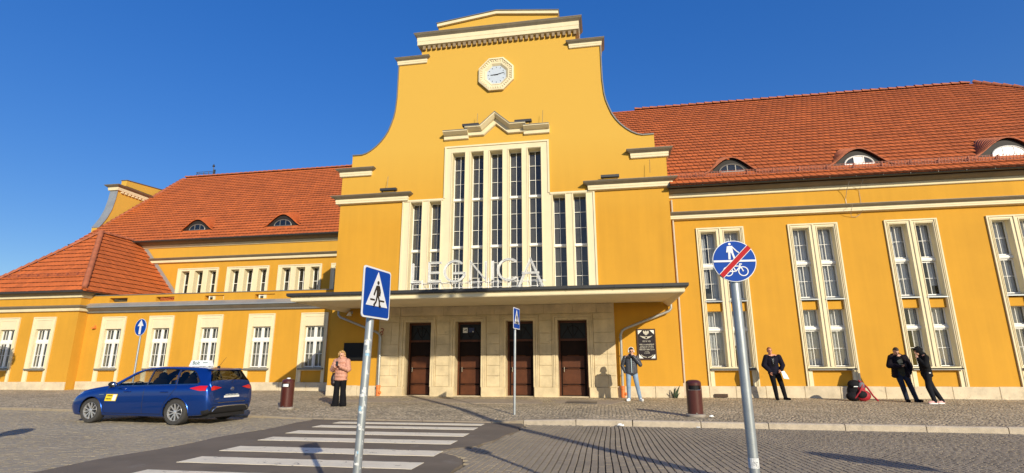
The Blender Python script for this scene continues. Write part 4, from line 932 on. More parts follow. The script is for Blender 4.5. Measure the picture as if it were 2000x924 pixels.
for ch, strokes in letters.items():
    q = MB()
    for s_ in strokes:
        P = [Vector((x, z)) for x, z in s_]; n_ = len(P); offs = []
        for i_, p in enumerate(P):
            a = (P[i_]-P[i_-1]).normalized() if i_ else None; c = (P[i_+1]-P[i_]).normalized() if i_ < n_-1 else None
            na = Vector((-a.y, a.x)) if a else None; nc = Vector((-c.y, c.x)) if c else None
            offs.append(nc if na is None else na if nc is None else (na+nc)/max(.35, 1+na.dot(nc)))
        vs = []; w = .036
        for p, o_ in zip(P, offs):
            for y, sgn in ((YS-.055, 1), (YS+.04, 1), (YS+.04, -1), (YS-.055, -1), (YS-.055, -.72), (YS+.0, -.72), (YS+.0, .72), (YS-.055, .72)): vs.append((p.x+o_.x*w*sgn, y, p.y+o_.y*w*sgn))
        K = 8
        q.add(vs, [(i_*K+k, i_*K+(k+1) % K, (i_+1)*K+(k+1) % K, (i_+1)*K+k) for i_ in range(n_-1) for k in range(K)]+[tuple(range(K)), tuple(range((n_-1)*K, n_*K))])
        q.tube([(p.x, YS-.03, p.y) for p in P], .010, 5)
    q.build('letter', LETT, SG, label='open letter '+ch)
q = MB()
for z, y in ((3.985, YS+.06), (3.80, YS+.06), (3.985, YS+.30)): q.cyl((-6.5, y, z), (-1.85, y, z), .010, n=5)
x = -6.4
while x < -1.85: q.cyl((x, YS+.06, 3.66), (x, YS+.06, 4.1), .012, n=5); q.cyl((x, YS+.06, 4.0), (x+.1, YS+.55, 3.68), .012, n=5); q.cyl((x, YS+.30, 3.985), (x, YS+.06, 3.985), .01, n=5); x += .33
for x in (-6.39, -5.8, -4.9, -4.36, -3.84, -3.6, -3.05, -2.33): q.cyl((x, YS+.05, 3.8), (x, YS+.05, 4.62), .011, n=5)
q.build('sign_frame', LETT, SG)
# memorial plaque right of the doors
PQ = thing('memorial_plaque', 'black stone memorial plaque with white corners, eagle and winged wheel on yellow wall', 'plaque', (1.49, YC, 1.45))
px0, px1, pz0, pz1 = 1.15, 1.83, 1.45, 2.57
PLQ = mat('black_polished_stone', (.020, .013, .016), .25, var=.2, vs=8); LETW = mat('plaque_lettering', (.55, .52, .44), .6, var=.1); FRM = mat('plaque_frame', (.045, .018, .010), .4, var=.2)
MB().cbox(px0+.03, px1-.03, YC-.035, YC, pz0+.03, pz1-.03, .004).build('slab', PLQ, PQ)
q = MB(); q.box(px0, px0+.045, YC-.05, YC, pz0, pz1); q.box(px1-.045, px1, YC-.05, YC, pz0, pz1); q.box(px0+.045, px1-.045, YC-.05, YC, pz0, pz0+.045); q.box(px0+.045, px1-.045, YC-.05, YC, pz1-.045, pz1); q.build('frame', FRM, PQ)
y = YC-.040
for sx, sz in ((0, 0), (1, 0), (0, 1), (1, 1)):
    xx = px1-.05 if sx else px0+.05; zz = pz1-.05 if sz else pz0+.05; dx = -.155 if sx else .155; dz = -.155 if sz else .155
    MB().prism([(xx, zz), (xx+dx, zz), (xx, zz+dz)], y, YC-.03).build('white_corner', WHITE, PQ)
m0 = (px0+px1)/2; q = MB()                             # eagle, winged wheel, laurel
q.prism([(m0-.02, 2.34), (m0+.02, 2.34), (m0+.035, 2.44), (m0+.02, 2.50), (m0-.015, 2.51), (m0-.035, 2.44)], y, YC-.03)
for s_ in (-1, 1):
    q.prism([(m0+s_*.03, 2.36), (m0+s_*.05, 2.36), (m0+s_*.055, 2.40), (m0+s_*.075, 2.38), (m0+s_*.105, 2.44), (m0+s_*.10, 2.50), (m0+s_*.06, 2.50), (m0+s_*.035, 2.45)], y-.001*(s_+2), YC-.03)
    q.prism([(m0+s_*.04, 2.21), (m0+s_*.12, 2.24), (m0+s_*.235, 2.32), (m0+s_*.12, 2.295), (m0+s_*.04, 2.285)], y-.001*(s_+2), YC-.03)
    q.tube([(m0+s_*.02, y, 1.535), (m0+s_*.10, y, 1.55), (m0+s_*.17, y, 1.585), (m0+s_*.22, y, 1.63)], .014, 5)
q.tube([(m0+.045*cos(k*pi/8), y, 2.25+.045*sin(k*pi/8)) for k in range(16)], .010, 5, closed=True)
q.build('emblem', LETW, PQ)
text_mesh('18 IV 45', .085, LETW, 'lettering', PQ, (m0, y, 2.115), sx=1.05); text_mesh('Legnica', .05, LETW, 'lettering', PQ, (m0, y, 1.745))
rr_ = random.Random(5); q = MB()                       # lines too fine to read: rows of small strokes
for z, (a, b) in ((2.005, (.09, .59)), (1.94, (.11, .58)), (1.875, (.09, .60)), (1.81, (.08, .60)), (1.69, (.25, .43))):
    x = px0+a
    while x < px0+b:
        h = rr_.choice((.018, .018, .03, .026)); w = rr_.uniform(.008, .016); q.box(x, x+w, y-.002, YC-.03, z-.012, z-.012+h); x += w+rr_.choice((.004, .005, .006, .022))
q.build('fine_lettering', LETW, PQ, kind='stuff')
# dark notice board on the left
o = MB().cbox(-10.49, -9.62, YC-.05, YC, 1.49, 2.17, .015).build('notice_board', BLACK); tag(o, 'dark blank notice board on yellow wall left of the doors', 'notice board')
b_ = o; MB().box(-10.52, -9.59, YC-.03, YC, 1.46, 1.488).build('board_rim', WOODD, o)
# lamp under the canopy
o = thing('wall_lamp', 'small white bell lamp under the left end of the canopy', 'lamp', (-10.28, YC, 3.3))
q = MB(); q.lathe([(.02, 3.42), (.05, 3.38), (.10, 3.27), (.11, 3.25), (.02, 3.26)], (-10.26, YC-.22, 0), 14); q.build('lamp_shade', WHITE, o, smooth=True)
q = MB(); q.tube([(-10.26, YC-.01, 3.40), (-10.26, YC-.2, 3.46), (-10.26, YC-.22, 3.40)], .014, 6); q.box(-10.31, -10.21, YC-.02, YC, 3.34, 3.46); q.build('lamp_arm', PIPE, o)
# little signs on the second door and the red mark on the left pier
YD = YC+.33-.024
o = thing('camera_notice', 'small white square notice with dark camera symbol on a brown door', 'notice', (-5.50, YD, 2.54)); q = MB().box(-5.60, -5.41, YD-.006, YD, 2.53, 2.73); q.build('plate', WHITE, o)
q = MB().prism([(-5.55, 2.625), (-5.45, 2.68), (-5.44, 2.655), (-5.54, 2.60)], YD-.010, YD-.0065); q.prism([(-5.475, 2.63), (-5.44, 2.63), (-5.44, 2.575)], YD-.010, YD-.0065); q.build('symbol', BLACK, o)
BLUEN = mat('dull_blue', (.02, .035, .12), .5)
o = thing('blue_notice', 'dark blue notice beside the white camera notice on the door', 'notice', (-5.26, YD, 2.54)); MB().box(-5.37, -5.14, YD-.005, YD, 2.55, 2.73).build('plate', BLUEN, o); MB().box(-5.21, -5.17, YD-.009, YD-.0055, 2.555, 2.595).build('symbol', WHITE, o)
REDM = mat('faded_red', (.30, .045, .035), .7)
o = thing('red_hydrant_sign', 'small faded red sign on the left stone pier', 'sign', (-8.84, YC-.12, 2.5)); q = MB(); q.tube([(-8.9, YC-.135, 2.72), (-8.82, YC-.135, 2.72), (-8.77, YC-.135, 2.68), (-8.79, YC-.135, 2.62), (-8.86, YC-.135, 2.61)], .016, 5)
q.tube([(-8.86+.06*cos(k*pi/6), YC-.135, 2.53+.06*sin(k*pi/6)) for k in range(12)], .016, 5, closed=True); q.build('mark', REDM, o)
# ------------------------------------------------------------------ blue estate car used as a taxi
def car_paint():
    m = bpy.data.materials.new('blue_car_paint'); m.use_nodes = True; B = m.node_tree.nodes['Principled BSDF']
    B.inputs['Base Color'].default_value = (.005, .060, .32, 1); B.inputs['Metallic'].default_value = .75; B.inputs['Roughness'].default_value = .32
    B.inputs['Coat Weight'].default_value = 1; B.inputs['Coat Roughness'].default_value = .04
    return m
BLUE = car_paint(); RUBBER = mat('tyre_rubber', (.045, .042, .038), .85, var=.2, vs=9); TRIM = mat('black_trim', (.014, .014, .015), .5, var=.1)
SMOKE = glassmat('tinted_glass', (.82, .84, .83), .02); SMOKED = glassmat('dark_tinted_glass', (.30, .32, .32), .02)
REDL = mat('red_lamp_lens', (.55, .008, .010), .12, var=.1, spec=.6, coat=.6); CLEARL = mat('clear_lamp_lens', (.5, .5, .52), .1, .3, var=.05)
SEAT = mat('seat_fabric', (.03, .03, .032), .9, var=.15, vs=9)
CAR = thing('parked_car', 'shiny blue estate car with white taxi sign on its roof standing at the left kerb', 'car', (-11.55, 12.86, RZ), -.075)
CAR.scale = (1, .96, .945)
LOCAL[0] = True
# half sections along the length, front at -x:  x, zb, zbelt, ztop, w_sill, w_mid, w_belt, w_top
ST_ = [(-2.235, .30, .46, .52, .40, .46, .42, .34), (-2.20, .24, .54, .62, .58, .64, .58, .48), (-2.10, .20, .63, .72, .72, .77, .70, .60), (-1.90, .185, .72, .82, .81, .845, .78, .68), (-1.60, .18, .79, .89, .84, .875, .82, .72), (-1.25, .18, .845, .945, .85, .885, .84, .74),
       (-.95, .18, .885, 1.00, .855, .888, .845, .72), (-.60, .18, .915, 1.20, .855, .888, .845, .635), (-.25, .18, .935, 1.365, .855, .888, .843, .60), (.10, .18, .95, 1.435, .855, .888, .84, .595), (.50, .18, .962, 1.462, .855, .888, .838, .595), (1.0, .18, .975, 1.458, .855, .885, .835, .590), (1.45, .19, .985, 1.442, .85, .88, .828, .58),
       (1.80, .21, .995, 1.420, .835, .87, .81, .565), (2.02, .23, 1.0, 1.392, .81, .85, .785, .545), (2.12, .245, .995, 1.26, .79, .835, .765, .60), (2.22, .26, .985, 1.10, .765, .815, .745, .66), (2.275, .28, .90, .97, .735, .79, .72, .66), (2.31, .32, .74, .80, .70, .75, .69, .64), (2.325, .40, .60, .64, .64, .69, .64, .58)]
def interp(xs, ys, x):
    i = 0
    while i < len(xs)-2 and x > xs[i+1]: i += 1
    def slope(k):
        if k == 0 or k == len(xs)-1: return (ys[min(k+1, len(xs)-1)]-ys[max(k-1, 0)])/(xs[min(k+1, len(xs)-1)]-xs[max(k-1, 0)])
        a = (ys[k]-ys[k-1])/(xs[k]-xs[k-1]); b = (ys[k+1]-ys[k])/(xs[k+1]-xs[k])
        return 0 if a*b <= 0 else 2*a*b/(a+b)
    h = xs[i+1]-xs[i]; t = max(0, min(1, (x-xs[i])/h)); m0, m1 = slope(i)*h, slope(i+1)*h
    return (2*t**3-3*t**2+1)*ys[i]+(t**3-2*t**2+t)*m0+(-2*t**3+3*t**2)*ys[i+1]+(t**3-t**2)*m1
RX = lambda x: -1.5+(x+1.5)*.9 if x < -1.5 else x if x < 1.45 else 1.45+(x-1.45)*.81    # tail length
ST_ = [(RX(s[0]),)+s[1:] for s in ST_]; TAIL = RX(2.325)
CX_ = [s[0] for s in ST_]
def section(x):
    zb, zbelt, zt, ws, wm, wb, wt = [interp(CX_, [s[k] for s in ST_], x) for k in range(1, 8)]
    zm = zb+(zbelt-zb)*.52
    return [(0, zb), (ws*.55, zb), (ws-.05, zb+.012), (ws, zb+.075), (wm, zm), (wm-.008, zbelt-.12), (wb, zbelt-.012), (wb-.022, zbelt+.006), (wt+.03, zt-.075*min(1, (zt-zbelt)/.2)), (wt-.07, zt-.018), (wt*.5, zt-.002), (0, zt)]
KS = list(range(12))
def S(x, t):
    s = section(x); return (interp(KS, [p[0] for p in s], t), interp(KS, [p[1] for p in s], t))
NX = 200; xs_ = [RX(-2.235)+(TAIL-RX(-2.235))*k/NX for k in range(NX+1)]
ts_ = [0, .5, 1, 1.6, 2, 2.3, 2.6, 3, 3.2, 3.4, 3.6, 3.8, 4, 4.2, 4.4, 4.6, 4.8, 5, 5.25, 5.5, 5.75, 6, 6.35, 6.7, 7, 7.12, 7.25, 7.37, 7.5, 7.62, 7.75, 7.88, 8, 8.3, 8.6, 9, 9.4, 9.8, 10.3, 10.7, 11]
AX = (-1.30, 1.30); ZW = .315; RW = .315; RA = .365
grid = []
for x in xs_:
    row = []
    for t in ts_:
        w, z = S(x, t); px_, pz_ = x, z
        for ax in AX:                                  # pull points onto the wheel-arch circle
            d = hypot(px_-ax, pz_-ZW)
            if w > .5 and abs(d-RA) < .022 and d > 1e-6: px_, pz_ = ax+(px_-ax)*RA/d, ZW+(pz_-ZW)*RA/d
        row.append((px_, w, pz_))
    grid.append(row)
def inpoly(x, z, P):
    c = False
    for (x0, z0), (x1, z1) in zip(P, P[1:]+P[:1]):
        if (z0 > z) != (z1 > z) and x < (x1-x0)*(z-z0)/(z1-z0)+x0: c = not c
    return c
win_front = [(-.62, .952), (-.50, 1.06), (-.22, 1.24), (.0, 1.335), (.20, 1.372), (.27, 1.372), (.27, .985), (-.60, .952)]
win_rear = [(.33, .985), (.33, 1.375), (.75, 1.382), (1.06, 1.372), (1.14, 1.01), (.33, .985)]
win_quarter = [(RX(a), b) for a, b in [(1.20, 1.015), (1.13, 1.366), (1.48, 1.345), (1.62, 1.29), (1.90, 1.06), (1.86, 1.03), (1.20, 1.015)]]
door_front = [(-.88, .26), (-.86, .9), (-.66, .955), (.30, .985), (.30, .26)]
door_rear = [(.30, .26), (.30, .985), (1.17, 1.01), (1.25, .92), (1.10, .72), (.93, .50), (.86, .26)]
regions = {}
def put(key, quad): regions.setdefault(key, []).append(quad)
for i in range(NX):
    for j in range(len(ts_)-1):
        pts = [grid[i][j], grid[i+1][j], grid[i+1][j+1], grid[i][j+1]]
        x = sum(p[0] for p in pts)/4; w = sum(p[1] for p in pts)/4; z = sum(p[2] for p in pts)/4; t = (ts_[j]+ts_[j+1])/2
        if any(hypot(x-ax, z-ZW) < RA-.004 for ax in AX) and w > .46: continue
        if 7 < t < 8.3 and inpoly(x, z, win_front): k = 'gf'
        elif 7 < t < 8.3 and inpoly(x, z, win_rear): k = 'gr'
        elif 7 < t < 8.3 and inpoly(x, z, win_quarter): k = 'gq'
        elif t > 8.5 and -.93 < x < -.20 and z > .99: k = 'ws'
        elif t > 8.15 and RX(2.035) < x < RX(2.225) and w < .66: k = 'rw'
        elif x > RX(2.10) and t < 3.15 and z < .40: k = 'bump'
        elif x > 1.2 and z < .23: k = 'bump'
        elif 3 < t < 7 and inpoly(x, z, door_front): k = 'df'
        elif 3 < t < 7 and inpoly(x, z, door_rear): k = 'dr'
        elif x < RX(-1.78) and 6.0 < t < 8.6 and z > .60 and w > .46: k = 'hl'
        elif z < .205: k = 'bump'
        else: k = 'body'
        put(k, pts)
for j in range(len(ts_)-1):                             # close the tail and the nose
    for row, tl_ in ((grid[-1], ''), (grid[0], 'n')):
        a, b = row[j], row[j+1]; z = (a[2]+b[2])/2
        put('cap'+tl_ if z > .44 else 'capb'+tl_, [(a[0], -a[1], a[2]), (a[0], a[1], a[2]), (b[0], b[1], b[2]), (b[0], -b[1], b[2])])
def patch(key, name, m, sides=(-1, 1), off=0.0, parent=None, label=None):
    out = []
    for s in sides if key in ('df', 'dr', 'gf', 'gr', 'gq', 'tl', 'hl') else ((-1, 1),):
        q = MB(); idx = {}
        for sg in ((1,) if key.startswith('cap') else s if isinstance(s, tuple) else (s,)):
            for quad in regions.get(key, []):
                ids = []
                for p in quad:
                    kk = (round(p[0], 5), round(p[1]*sg, 5), round(p[2], 5))
                    if kk not in idx: idx[kk] = len(q.v); q.v.append((p[0], p[1]*sg*(1+off), p[2]))
                    ids.append(idx[kk])
                if len(set(ids)) >= 3:
                    f = []; [f.append(a) for a in ids if a not in f]; q.f.append(tuple(f)); q.m.append(0)
        o = q.build(name, m, parent or CAR, smooth=True, label=label); out.append(o)
    return out
patch('body', 'body', BLUE); fd = patch('df', 'front_door', BLUE); rd = patch('dr', 'rear_door', BLUE)
gf = patch('gf', 'side_window', SMOKE); patch('gr', 'side_window', SMOKED); patch('gq', 'side_window', SMOKED); patch('ws', 'windscreen', SMOKE); patch('rw', 'rear_window', SMOKED)
patch('bump', 'lower_bumper', TRIM); patch('hl', 'headlight', CLEARL)
patch('cap', 'end_panel', BLUE); patch('capb', 'lower_bumper', TRIM); patch('capn', 'nose_panel', BLUE); patch('capbn', 'lower_bumper', TRIM)
def lamp(xa, xb, lo, hi, m, name, n=14, out=.006):
    for s in (-1, 1):
        vs = []
        for i in range(n+1):
            x = xa+(xb-xa)*i/n
            for j in range(5):
                z = lo(i/n)+(hi(i/n)-lo(i/n))*j/4; l_, h_ = 3., 8.3
                for _ in range(28):
                    md = (l_+h_)/2
                    if S(x, md)[1] < z: l_ = md
                    else: h_ = md
                vs.append((x, s*(S(x, l_)[0]+out), z))
        MB().add(vs, [(i*5+j, i*5+j+1, (i+1)*5+j+1, (i+1)*5+j) for i in range(n) for j in range(4)]).build(name, m, CAR, smooth=True)
lamp(RX(1.70), RX(2.215), lambda f: .905-.065*min(1, f*1.6)+.01*f, lambda f: .915+.055*min(1, f*1.8), REDL, 'tail_light')
def strip(pts, w, m, name, parent=CAR, n=5, out=.004):
    """thin line lying on the bodywork; pts are (x, z) on the side, placed on the skin"""
    for s in (-1, 1):
        P = []
        for x, z in pts:
            lo, hi = 3., 8.3
            for _ in range(30):
                mid = (lo+hi)/2
                if S(x, mid)[1] < z: lo = mid
                else: hi = mid
            P.append((x, s*(S(x, lo)[0]+out), z))
        MB().tube(P, w, n).build(name, m, parent)
def dens(P, n=8): return [(a[0]+(b[0]-a[0])*k/n, a[1]+(b[1]-a[1])*k/n) for a, b in zip(P, P[1:]) for k in range(n)]+[P[-1]]
strip(dens([(-.88, .27), (-.86, .88), (-.70, .945)]), .006, TRIM, 'door_gap', out=-.001)
strip(dens([(.30, .27), (.30, .97)]), .006, TRIM, 'door_gap', out=-.001)
strip(dens([(.86, .27), (.95, .53), (1.12, .76), (1.24, .92), (1.17, 1.0)]), .006, TRIM, 'door_gap', out=-.001)
strip(dens([(-.86, .265), (.86, .265)], 20), .007, TRIM, 'door_gap', out=-.001)
strip(dens([(-.68, .945), (.30, .976), (1.17, 1.0), (1.80, 1.015)], 14), .009, CHROME, 'belt_trim')
strip(dens([(-.66, .95), (-.48, 1.08), (-.2, 1.26), (.02, 1.35), (.25, 1.385), (.8, 1.392), (1.2, 1.372), (1.5, 1.345), (1.61, 1.28), (1.82, 1.06)], 6), .012, TRIM, 'window_seal')
strip(dens([(.30, .985), (.30, 1.38)]), .022, TRIM, 'pillar_trim', out=-.012); strip(dens([(1.17, 1.0), (1.10, 1.37)]), .022, TRIM, 'pillar_trim', out=-.012)
strip(dens([(-2.0, .66), (-1.55, .60), (-1.52, .40)], 4), .005, TRIM, 'bumper_gap', out=-.001) if False else None
for x in (-.30, .82):
    strip([(x-.0, .815), (x+.10, .82), (x+.19, .818)], .016, BLUE, 'door_handle', parent=CAR, out=.020); strip([(x-.03, .812), (x+.21, .812)], .010, TRIM, 'handle_recess', out=-.002)
# interior tub and seats
q = MB(); q.box(-.95, 2.0, -.74, .74, .28, .55); q.box(-.98, -.62, -.72, .72, .5, .93); q.box(1.70, 2.02, -.66, .66, .5, .95)
for s in (-1, 1): q.box(-.9, 1.9, s*.80-.015, s*.80+.015, .3, .93)
q.build('interior', SEAT, CAR)
def seat_shape(x, y):
    q = MB(); R_ = Matrix.Rotation(.22, 3, 'Y'); q.ell((x, y, .60), (.28, .25, .12), 12, 8); q.ell((x+.26, y, .88), (.09, .25, .34), 12, 10, R_); q.ell((x+.36, y, 1.21), (.055, .13, .10), 10, 8, R_); q.build('seat', SEAT, CAR, smooth=True)
for y in (-.37, .37): seat_shape(-.05, y); seat_shape(.90, y)
q = MB(); q.tube([(-.42+.05*cos(k*pi/8), -.37+.18*cos(k*pi/8), .88+.17*sin(k*pi/8)) for k in range(16)], .015, 6, closed=True); q.build('steering_wheel', TRIM, CAR)
# wheels
def wheel_mesh():
    t = MB(); t.lathe([(.205, -.10), (.255, -.112), (.295, -.108), (RW-.004, -.085), (RW, -.05), (RW, .05), (RW-.004, .085), (.295, .108), (.205, .10)], n=40, axis='y', caps=False); tm = t.mesh('tyre', RUBBER, True)
    r = MB(); r.lathe([(.215, -.100), (.210, -.104), (.204, -.09), (.20, .08), (.205, .09)], n=36, axis='y', caps=False); r.lathe([(.05, -.085), (.03, -.09), (.001, -.092)], n=14, axis='y', caps=False)
    for k in range(5):
        for s in (-1, 1):
            a = 2*pi*k/5+s*.17; a2 = 2*pi*k/5+s*.30
            p0 = Vector((.04*cos(a), -.082, .04*sin(a))); p1 = Vector((.205*cos(a2), -.098, .205*sin(a2))); d = (p1-p0).normalized(); e_ = Vector((-d.z, 0, d.x))*.0095
            r.add([p0-e_, p0+e_, p1+e_*1.1, p1-e_*1.1]+[v+Vector((0, .03, 0)) for v in (p0-e_, p0+e_, p1+e_*1.1, p1-e_*1.1)], [(0, 1, 2, 3), (0, 4, 5, 1), (1, 5, 6, 2), (2, 6, 7, 3), (3, 7, 4, 0)])
    rm = r.mesh('rim', mat('alloy_rim', (.62, .62, .62), .3, .6, var=.05), True)
    d = MB(); d.lathe([(.20, -.05), (.001, -.05)], n=30, axis='y', caps=False); d.lathe([(.13, -.06), (.001, -.062)], n=24, axis='y', caps=False); dm = d.mesh('brake_disc', TRIM)
    return tm, rm, dm
TM, RM_, DM = wheel_mesh()
for ax in AX:
    for s in (-1, 1):
        w = bpy.data.objects.new('wheel', None); COL.objects.link(w); w.location = (ax, s*.775, ZW); w.rotation_euler = (0, .4*ax, 0 if s < 0 else pi); adopt(w, CAR)
        for nm, me in (('tyre', TM), ('rim', RM_), ('brake_disc', DM)): inst(nm, me, w)
q = MB()                                               # wheel wells and arch lips
for ax in AX:
    for s in (-1, 1):
        n = 20; arc_ = [(ax+(RA+.002)*cos(pi*1.08*k/n-.13), ZW+(RA+.002)*sin(pi*1.08*k/n-.13)) for k in range(n+1)]
        vs = [(x, s*.86, z) for x, z in arc_]+[(x, s*.50, z) for x, z in arc_]; q.add(vs, [(k, k+1, k+n+2, k+n+1) for k in range(n)])
        q.add([(x, s*.52, z) for x, z in arc_], [tuple(range(n+1))])
q.box(-2.0, 2.1, -.6, .6, .17, .26)
q.build('underbody', TRIM, CAR)
for ax in AX:
    for s in (-1, 1):
        pts = []
        for k in range(25):
            a = -.05+pi*1.03*k/24; x = ax+(RA+.004)*cos(a); z = max(.20, ZW+(RA+.004)*sin(a)); lo, hi = 2., 7.
            for _ in range(30):
                mid = (lo+hi)/2
                if S(x, mid)[1] < z: lo = mid
                else: hi = mid
            pts.append((x, s*(S(x, lo)[0]+.001), z))
        MB().tube(pts, .012, 6).build('arch_lip', BLUE, CAR, smooth=True)
# rear: chrome strip, plate, bumper bright line, emblem, reflector, spoiler lip, wiper
xr_ = lambda z, w=0: None
def rear_x(y, z):
    lo, hi = 1.5, 2.325
    best = None
    for k in range(120):
        x = TAIL-.6*k/120; s = section(x)
        t = 0
        # find half width at this height on the side part
        a, b = 2., 11.
        for _ in range(24):
            mid = (a+b)/2
            if S(x, mid)[1] < z: a = mid
            else: b = mid
        if S(x, 11)[1] >= z and S(x, a)[0] >= abs(y): return x
    return RX(2.2)
def rear_line(pts, w, m, name, out=.006, label=None): return MB().tube([(rear_x(y, z)+out, y, z) for y, z in pts], w, 6).build(name, m, CAR, label=label)
rear_line([(-.42+.84*k/10, .795) for k in range(11)], .012, CHROME, 'tailgate_trim') if False else None
rear_line([(-.62, .33), (-.58, .385), (-.50, .43), (-.25, .44), (0, .442), (.25, .44), (.50, .43), (.58, .385), (.62, .33)], .014, CHROME, 'bumper_trim')
rear_line([(-.48+.96*k/8, .535) for k in range(9)], .009, CHROME, 'bumper_trim')
rear_line([(-.60, .62), (-.56, .56), (-.45, .545), (0, .54), (.45, .545), (.56, .56), (.60, .62)], .005, TRIM, 'tailgate_gap', out=.0)
xp = rear_x(.2, .72)+.012
MB().add([(xp, -.27, .655), (xp, .27, .655), (xp-.02, .27, .775), (xp-.02, -.27, .775), (xp-.03, -.27, .655), (xp-.03, .27, .655), (xp-.05, .27, .775), (xp-.05, -.27, .775)], [(0, 1, 2, 3), (4, 7, 6, 5), (0, 4, 5, 1), (1, 5, 6, 2), (2, 6, 7, 3), (3, 7, 4, 0)]).build('number_plate', WHITE, CAR)
q = MB(); rr_ = random.Random(11); y = -.20                    # plate is blurred in the photograph: soft grey blotches only
GREYB = mat('blurred_print', (.42, .43, .36), .7, var=.3, vs=30)
while y < .22: q.ell((xp-.008, y, .715+rr_.uniform(-.006, .006)), (.006, .018, .030), 6, 5); y += .052
q.build('blurred_print', GREYB, CAR)
xe = rear_x(.05, .87)+.012; q = MB(); q.tube([(xe, .058*cos(k*pi/10), .872+.040*sin(k*pi/10)) for k in range(20)], .007, 5, closed=True); q.tube([(xe+.003, .022*cos(k*pi/8), .872+.036*sin(k*pi/8)) for k in range(16)], .006, 5, closed=True); q.tube([(xe+.003, .036*cos(k*pi/8), .888+.014*sin(k*pi/8)) for k in range(16)], .005, 5, closed=True); q.build('emblem', CHROME, CAR)
for y, z in ((-.50, .60), (.50, .60)): rear_line([(y-.05, z+.03), (y+.05, z+.03)], .007, CHROME, 'badge', out=.004)
for s in (-1, 1):
    MB().ell((RX(2.235), s*.735, .46), (.03, .03, .085), 10, 8).build('reflector', REDL, CAR, smooth=True)
    # inner half of each tail lamp, running onto the tailgate
    q = MB(); P = [(s*.70, .93), (s*.62, .965), (s*.36, .915), (s*.60, .86), (s*.70, .85)]
    q.add([(rear_x(y, z)+.012, y, z) for y, z in P]+[(rear_x(s*.55, .91)+.02, s*.57, .912)], [(0, 1, 5), (1, 2, 5), (2, 3, 5), (3, 4, 5), (4, 0, 5)]); q.build('tail_light', REDL, CAR)
q = MB(); q.add([(1.82, -.60, 1.405), (1.82, .60, 1.405), (1.97, .56, 1.375), (1.97, -.56, 1.375), (1.82, -.60, 1.39), (1.82, .60, 1.39), (1.97, .56, 1.355), (1.97, -.56, 1.355)], [(0, 1, 2, 3), (4, 7, 6, 5), (2, 6, 7, 3), (1, 5, 6, 2), (0, 3, 7, 4)]); q.build('spoiler', BLUE, CAR)
MB().tube([(RX(2.245)+.004, 0, 1.03), (RX(2.19)+.004, .18, 1.12), (RX(2.165)+.004, .34, 1.16)], .010, 5).build('rear_wiper', TRIM, CAR)
# mirrors, aerial, roof sign, door sticker, small badge
for s in (-1, 1):
    q = MB(); q.ell((-.60, s*.97, 1.0), (.10, .095, .068), 14, 10); q.box(-.60, -.54, min(s*.84, s*.92), max(s*.84, s*.92), .955, .985); o = q.build('door_mirror', TRIM, CAR, smooth=True)
    MB().ell((-.545, s*.97, 1.0), (.052, .08, .055), 12, 8).build('mirror_glass', CHROME, o, smooth=True)
q = MB(); q.ell((1.66, 0, 1.44), (.05, .025, .03), 10, 6); q.cyl((1.66, 0, 1.45), (1.86, 0, 1.70), .006, .003, 5); q.build('aerial', TRIM, CAR)
zr_ = 1.462
q = MB(); n = 7
sx0, sx1 = .80, 1.42
q.add([(sx0, -.09, zr_), (sx1, -.09, zr_), (sx1, .09, zr_), (sx0, .09, zr_), (sx0+.03, -.055, zr_+.155), (sx1-.03, -.055, zr_+.155), (sx1-.03, .055, zr_+.155), (sx0+.03, .055, zr_+.155)], [(0, 1, 5, 4), (1, 2, 6, 5), (2, 3, 7, 6), (3, 0, 4, 7), (4, 5, 6, 7), (0, 3, 2, 1)])
SIGNW = mat('white_plastic', (.80, .82, .82), .35, var=.03); GREENT = mat('dark_green_print', (.01, .10, .07), .5)
rs = q.build('roof_sign', SIGNW, CAR, label='white taxi roof sign with dark green lettering')
text_mesh('Bolt', .135, GREENT, 'lettering', rs, (sx0+.21, -.078, zr_+.082), rot=(pi/2-.22, 0, 0), ext=.002)
q = MB()
for k in range(5): q.box(sx1-.20+k*.03, sx1-.18+k*.03, -.078, -.07, zr_+.08, zr_+.10)
q.build('lettering', GREENT, rs)
YEL = mat('yellow_sticker', (.85, .62, .02), .5, var=.03)
def side_pt(x, z, out=.004):
    lo, hi = 3., 7.
    for _ in range(30):
        mid = (lo+hi)/2
        if S(x, mid)[1] < z: lo = mid
        else: hi = mid
    return (x, -(S(x, lo)[0]+out), z)
def decal(poly, m, name, out=.004, parent=CAR): return MB().add([side_pt(x, z, out) for x, z in poly], [tuple(range(len(poly)))]).build(name, m, parent)
sk_ = decal([(-.875, .57), (-.52, .57), (-.48, .745), (-.835, .745)], YEL, 'door_sticker'); decal([(-.645, .585), (-.54, .585), (-.505, .735), (-.61, .735)], SIGNW, 'sticker_panel', .0055, sk_)
q = MB()
for r_, (z, x0) in enumerate(((.69, -.80), (.61, -.83))):
    for k in range(5): x = x0+k*.032; q.add([side_pt(a, b, .007) for a, b in ((x, z), (x+.022, z), (x+.027, z+.03), (x+.005, z+.03))], [(0, 1, 2, 3)])
q.build('sticker_print', TRIM, sk_)
decal([(-1.08, .725), (-.93, .732), (-.93, .742), (-1.08, .735)], CHROME, 'wing_badge')
LOCAL[0] = False
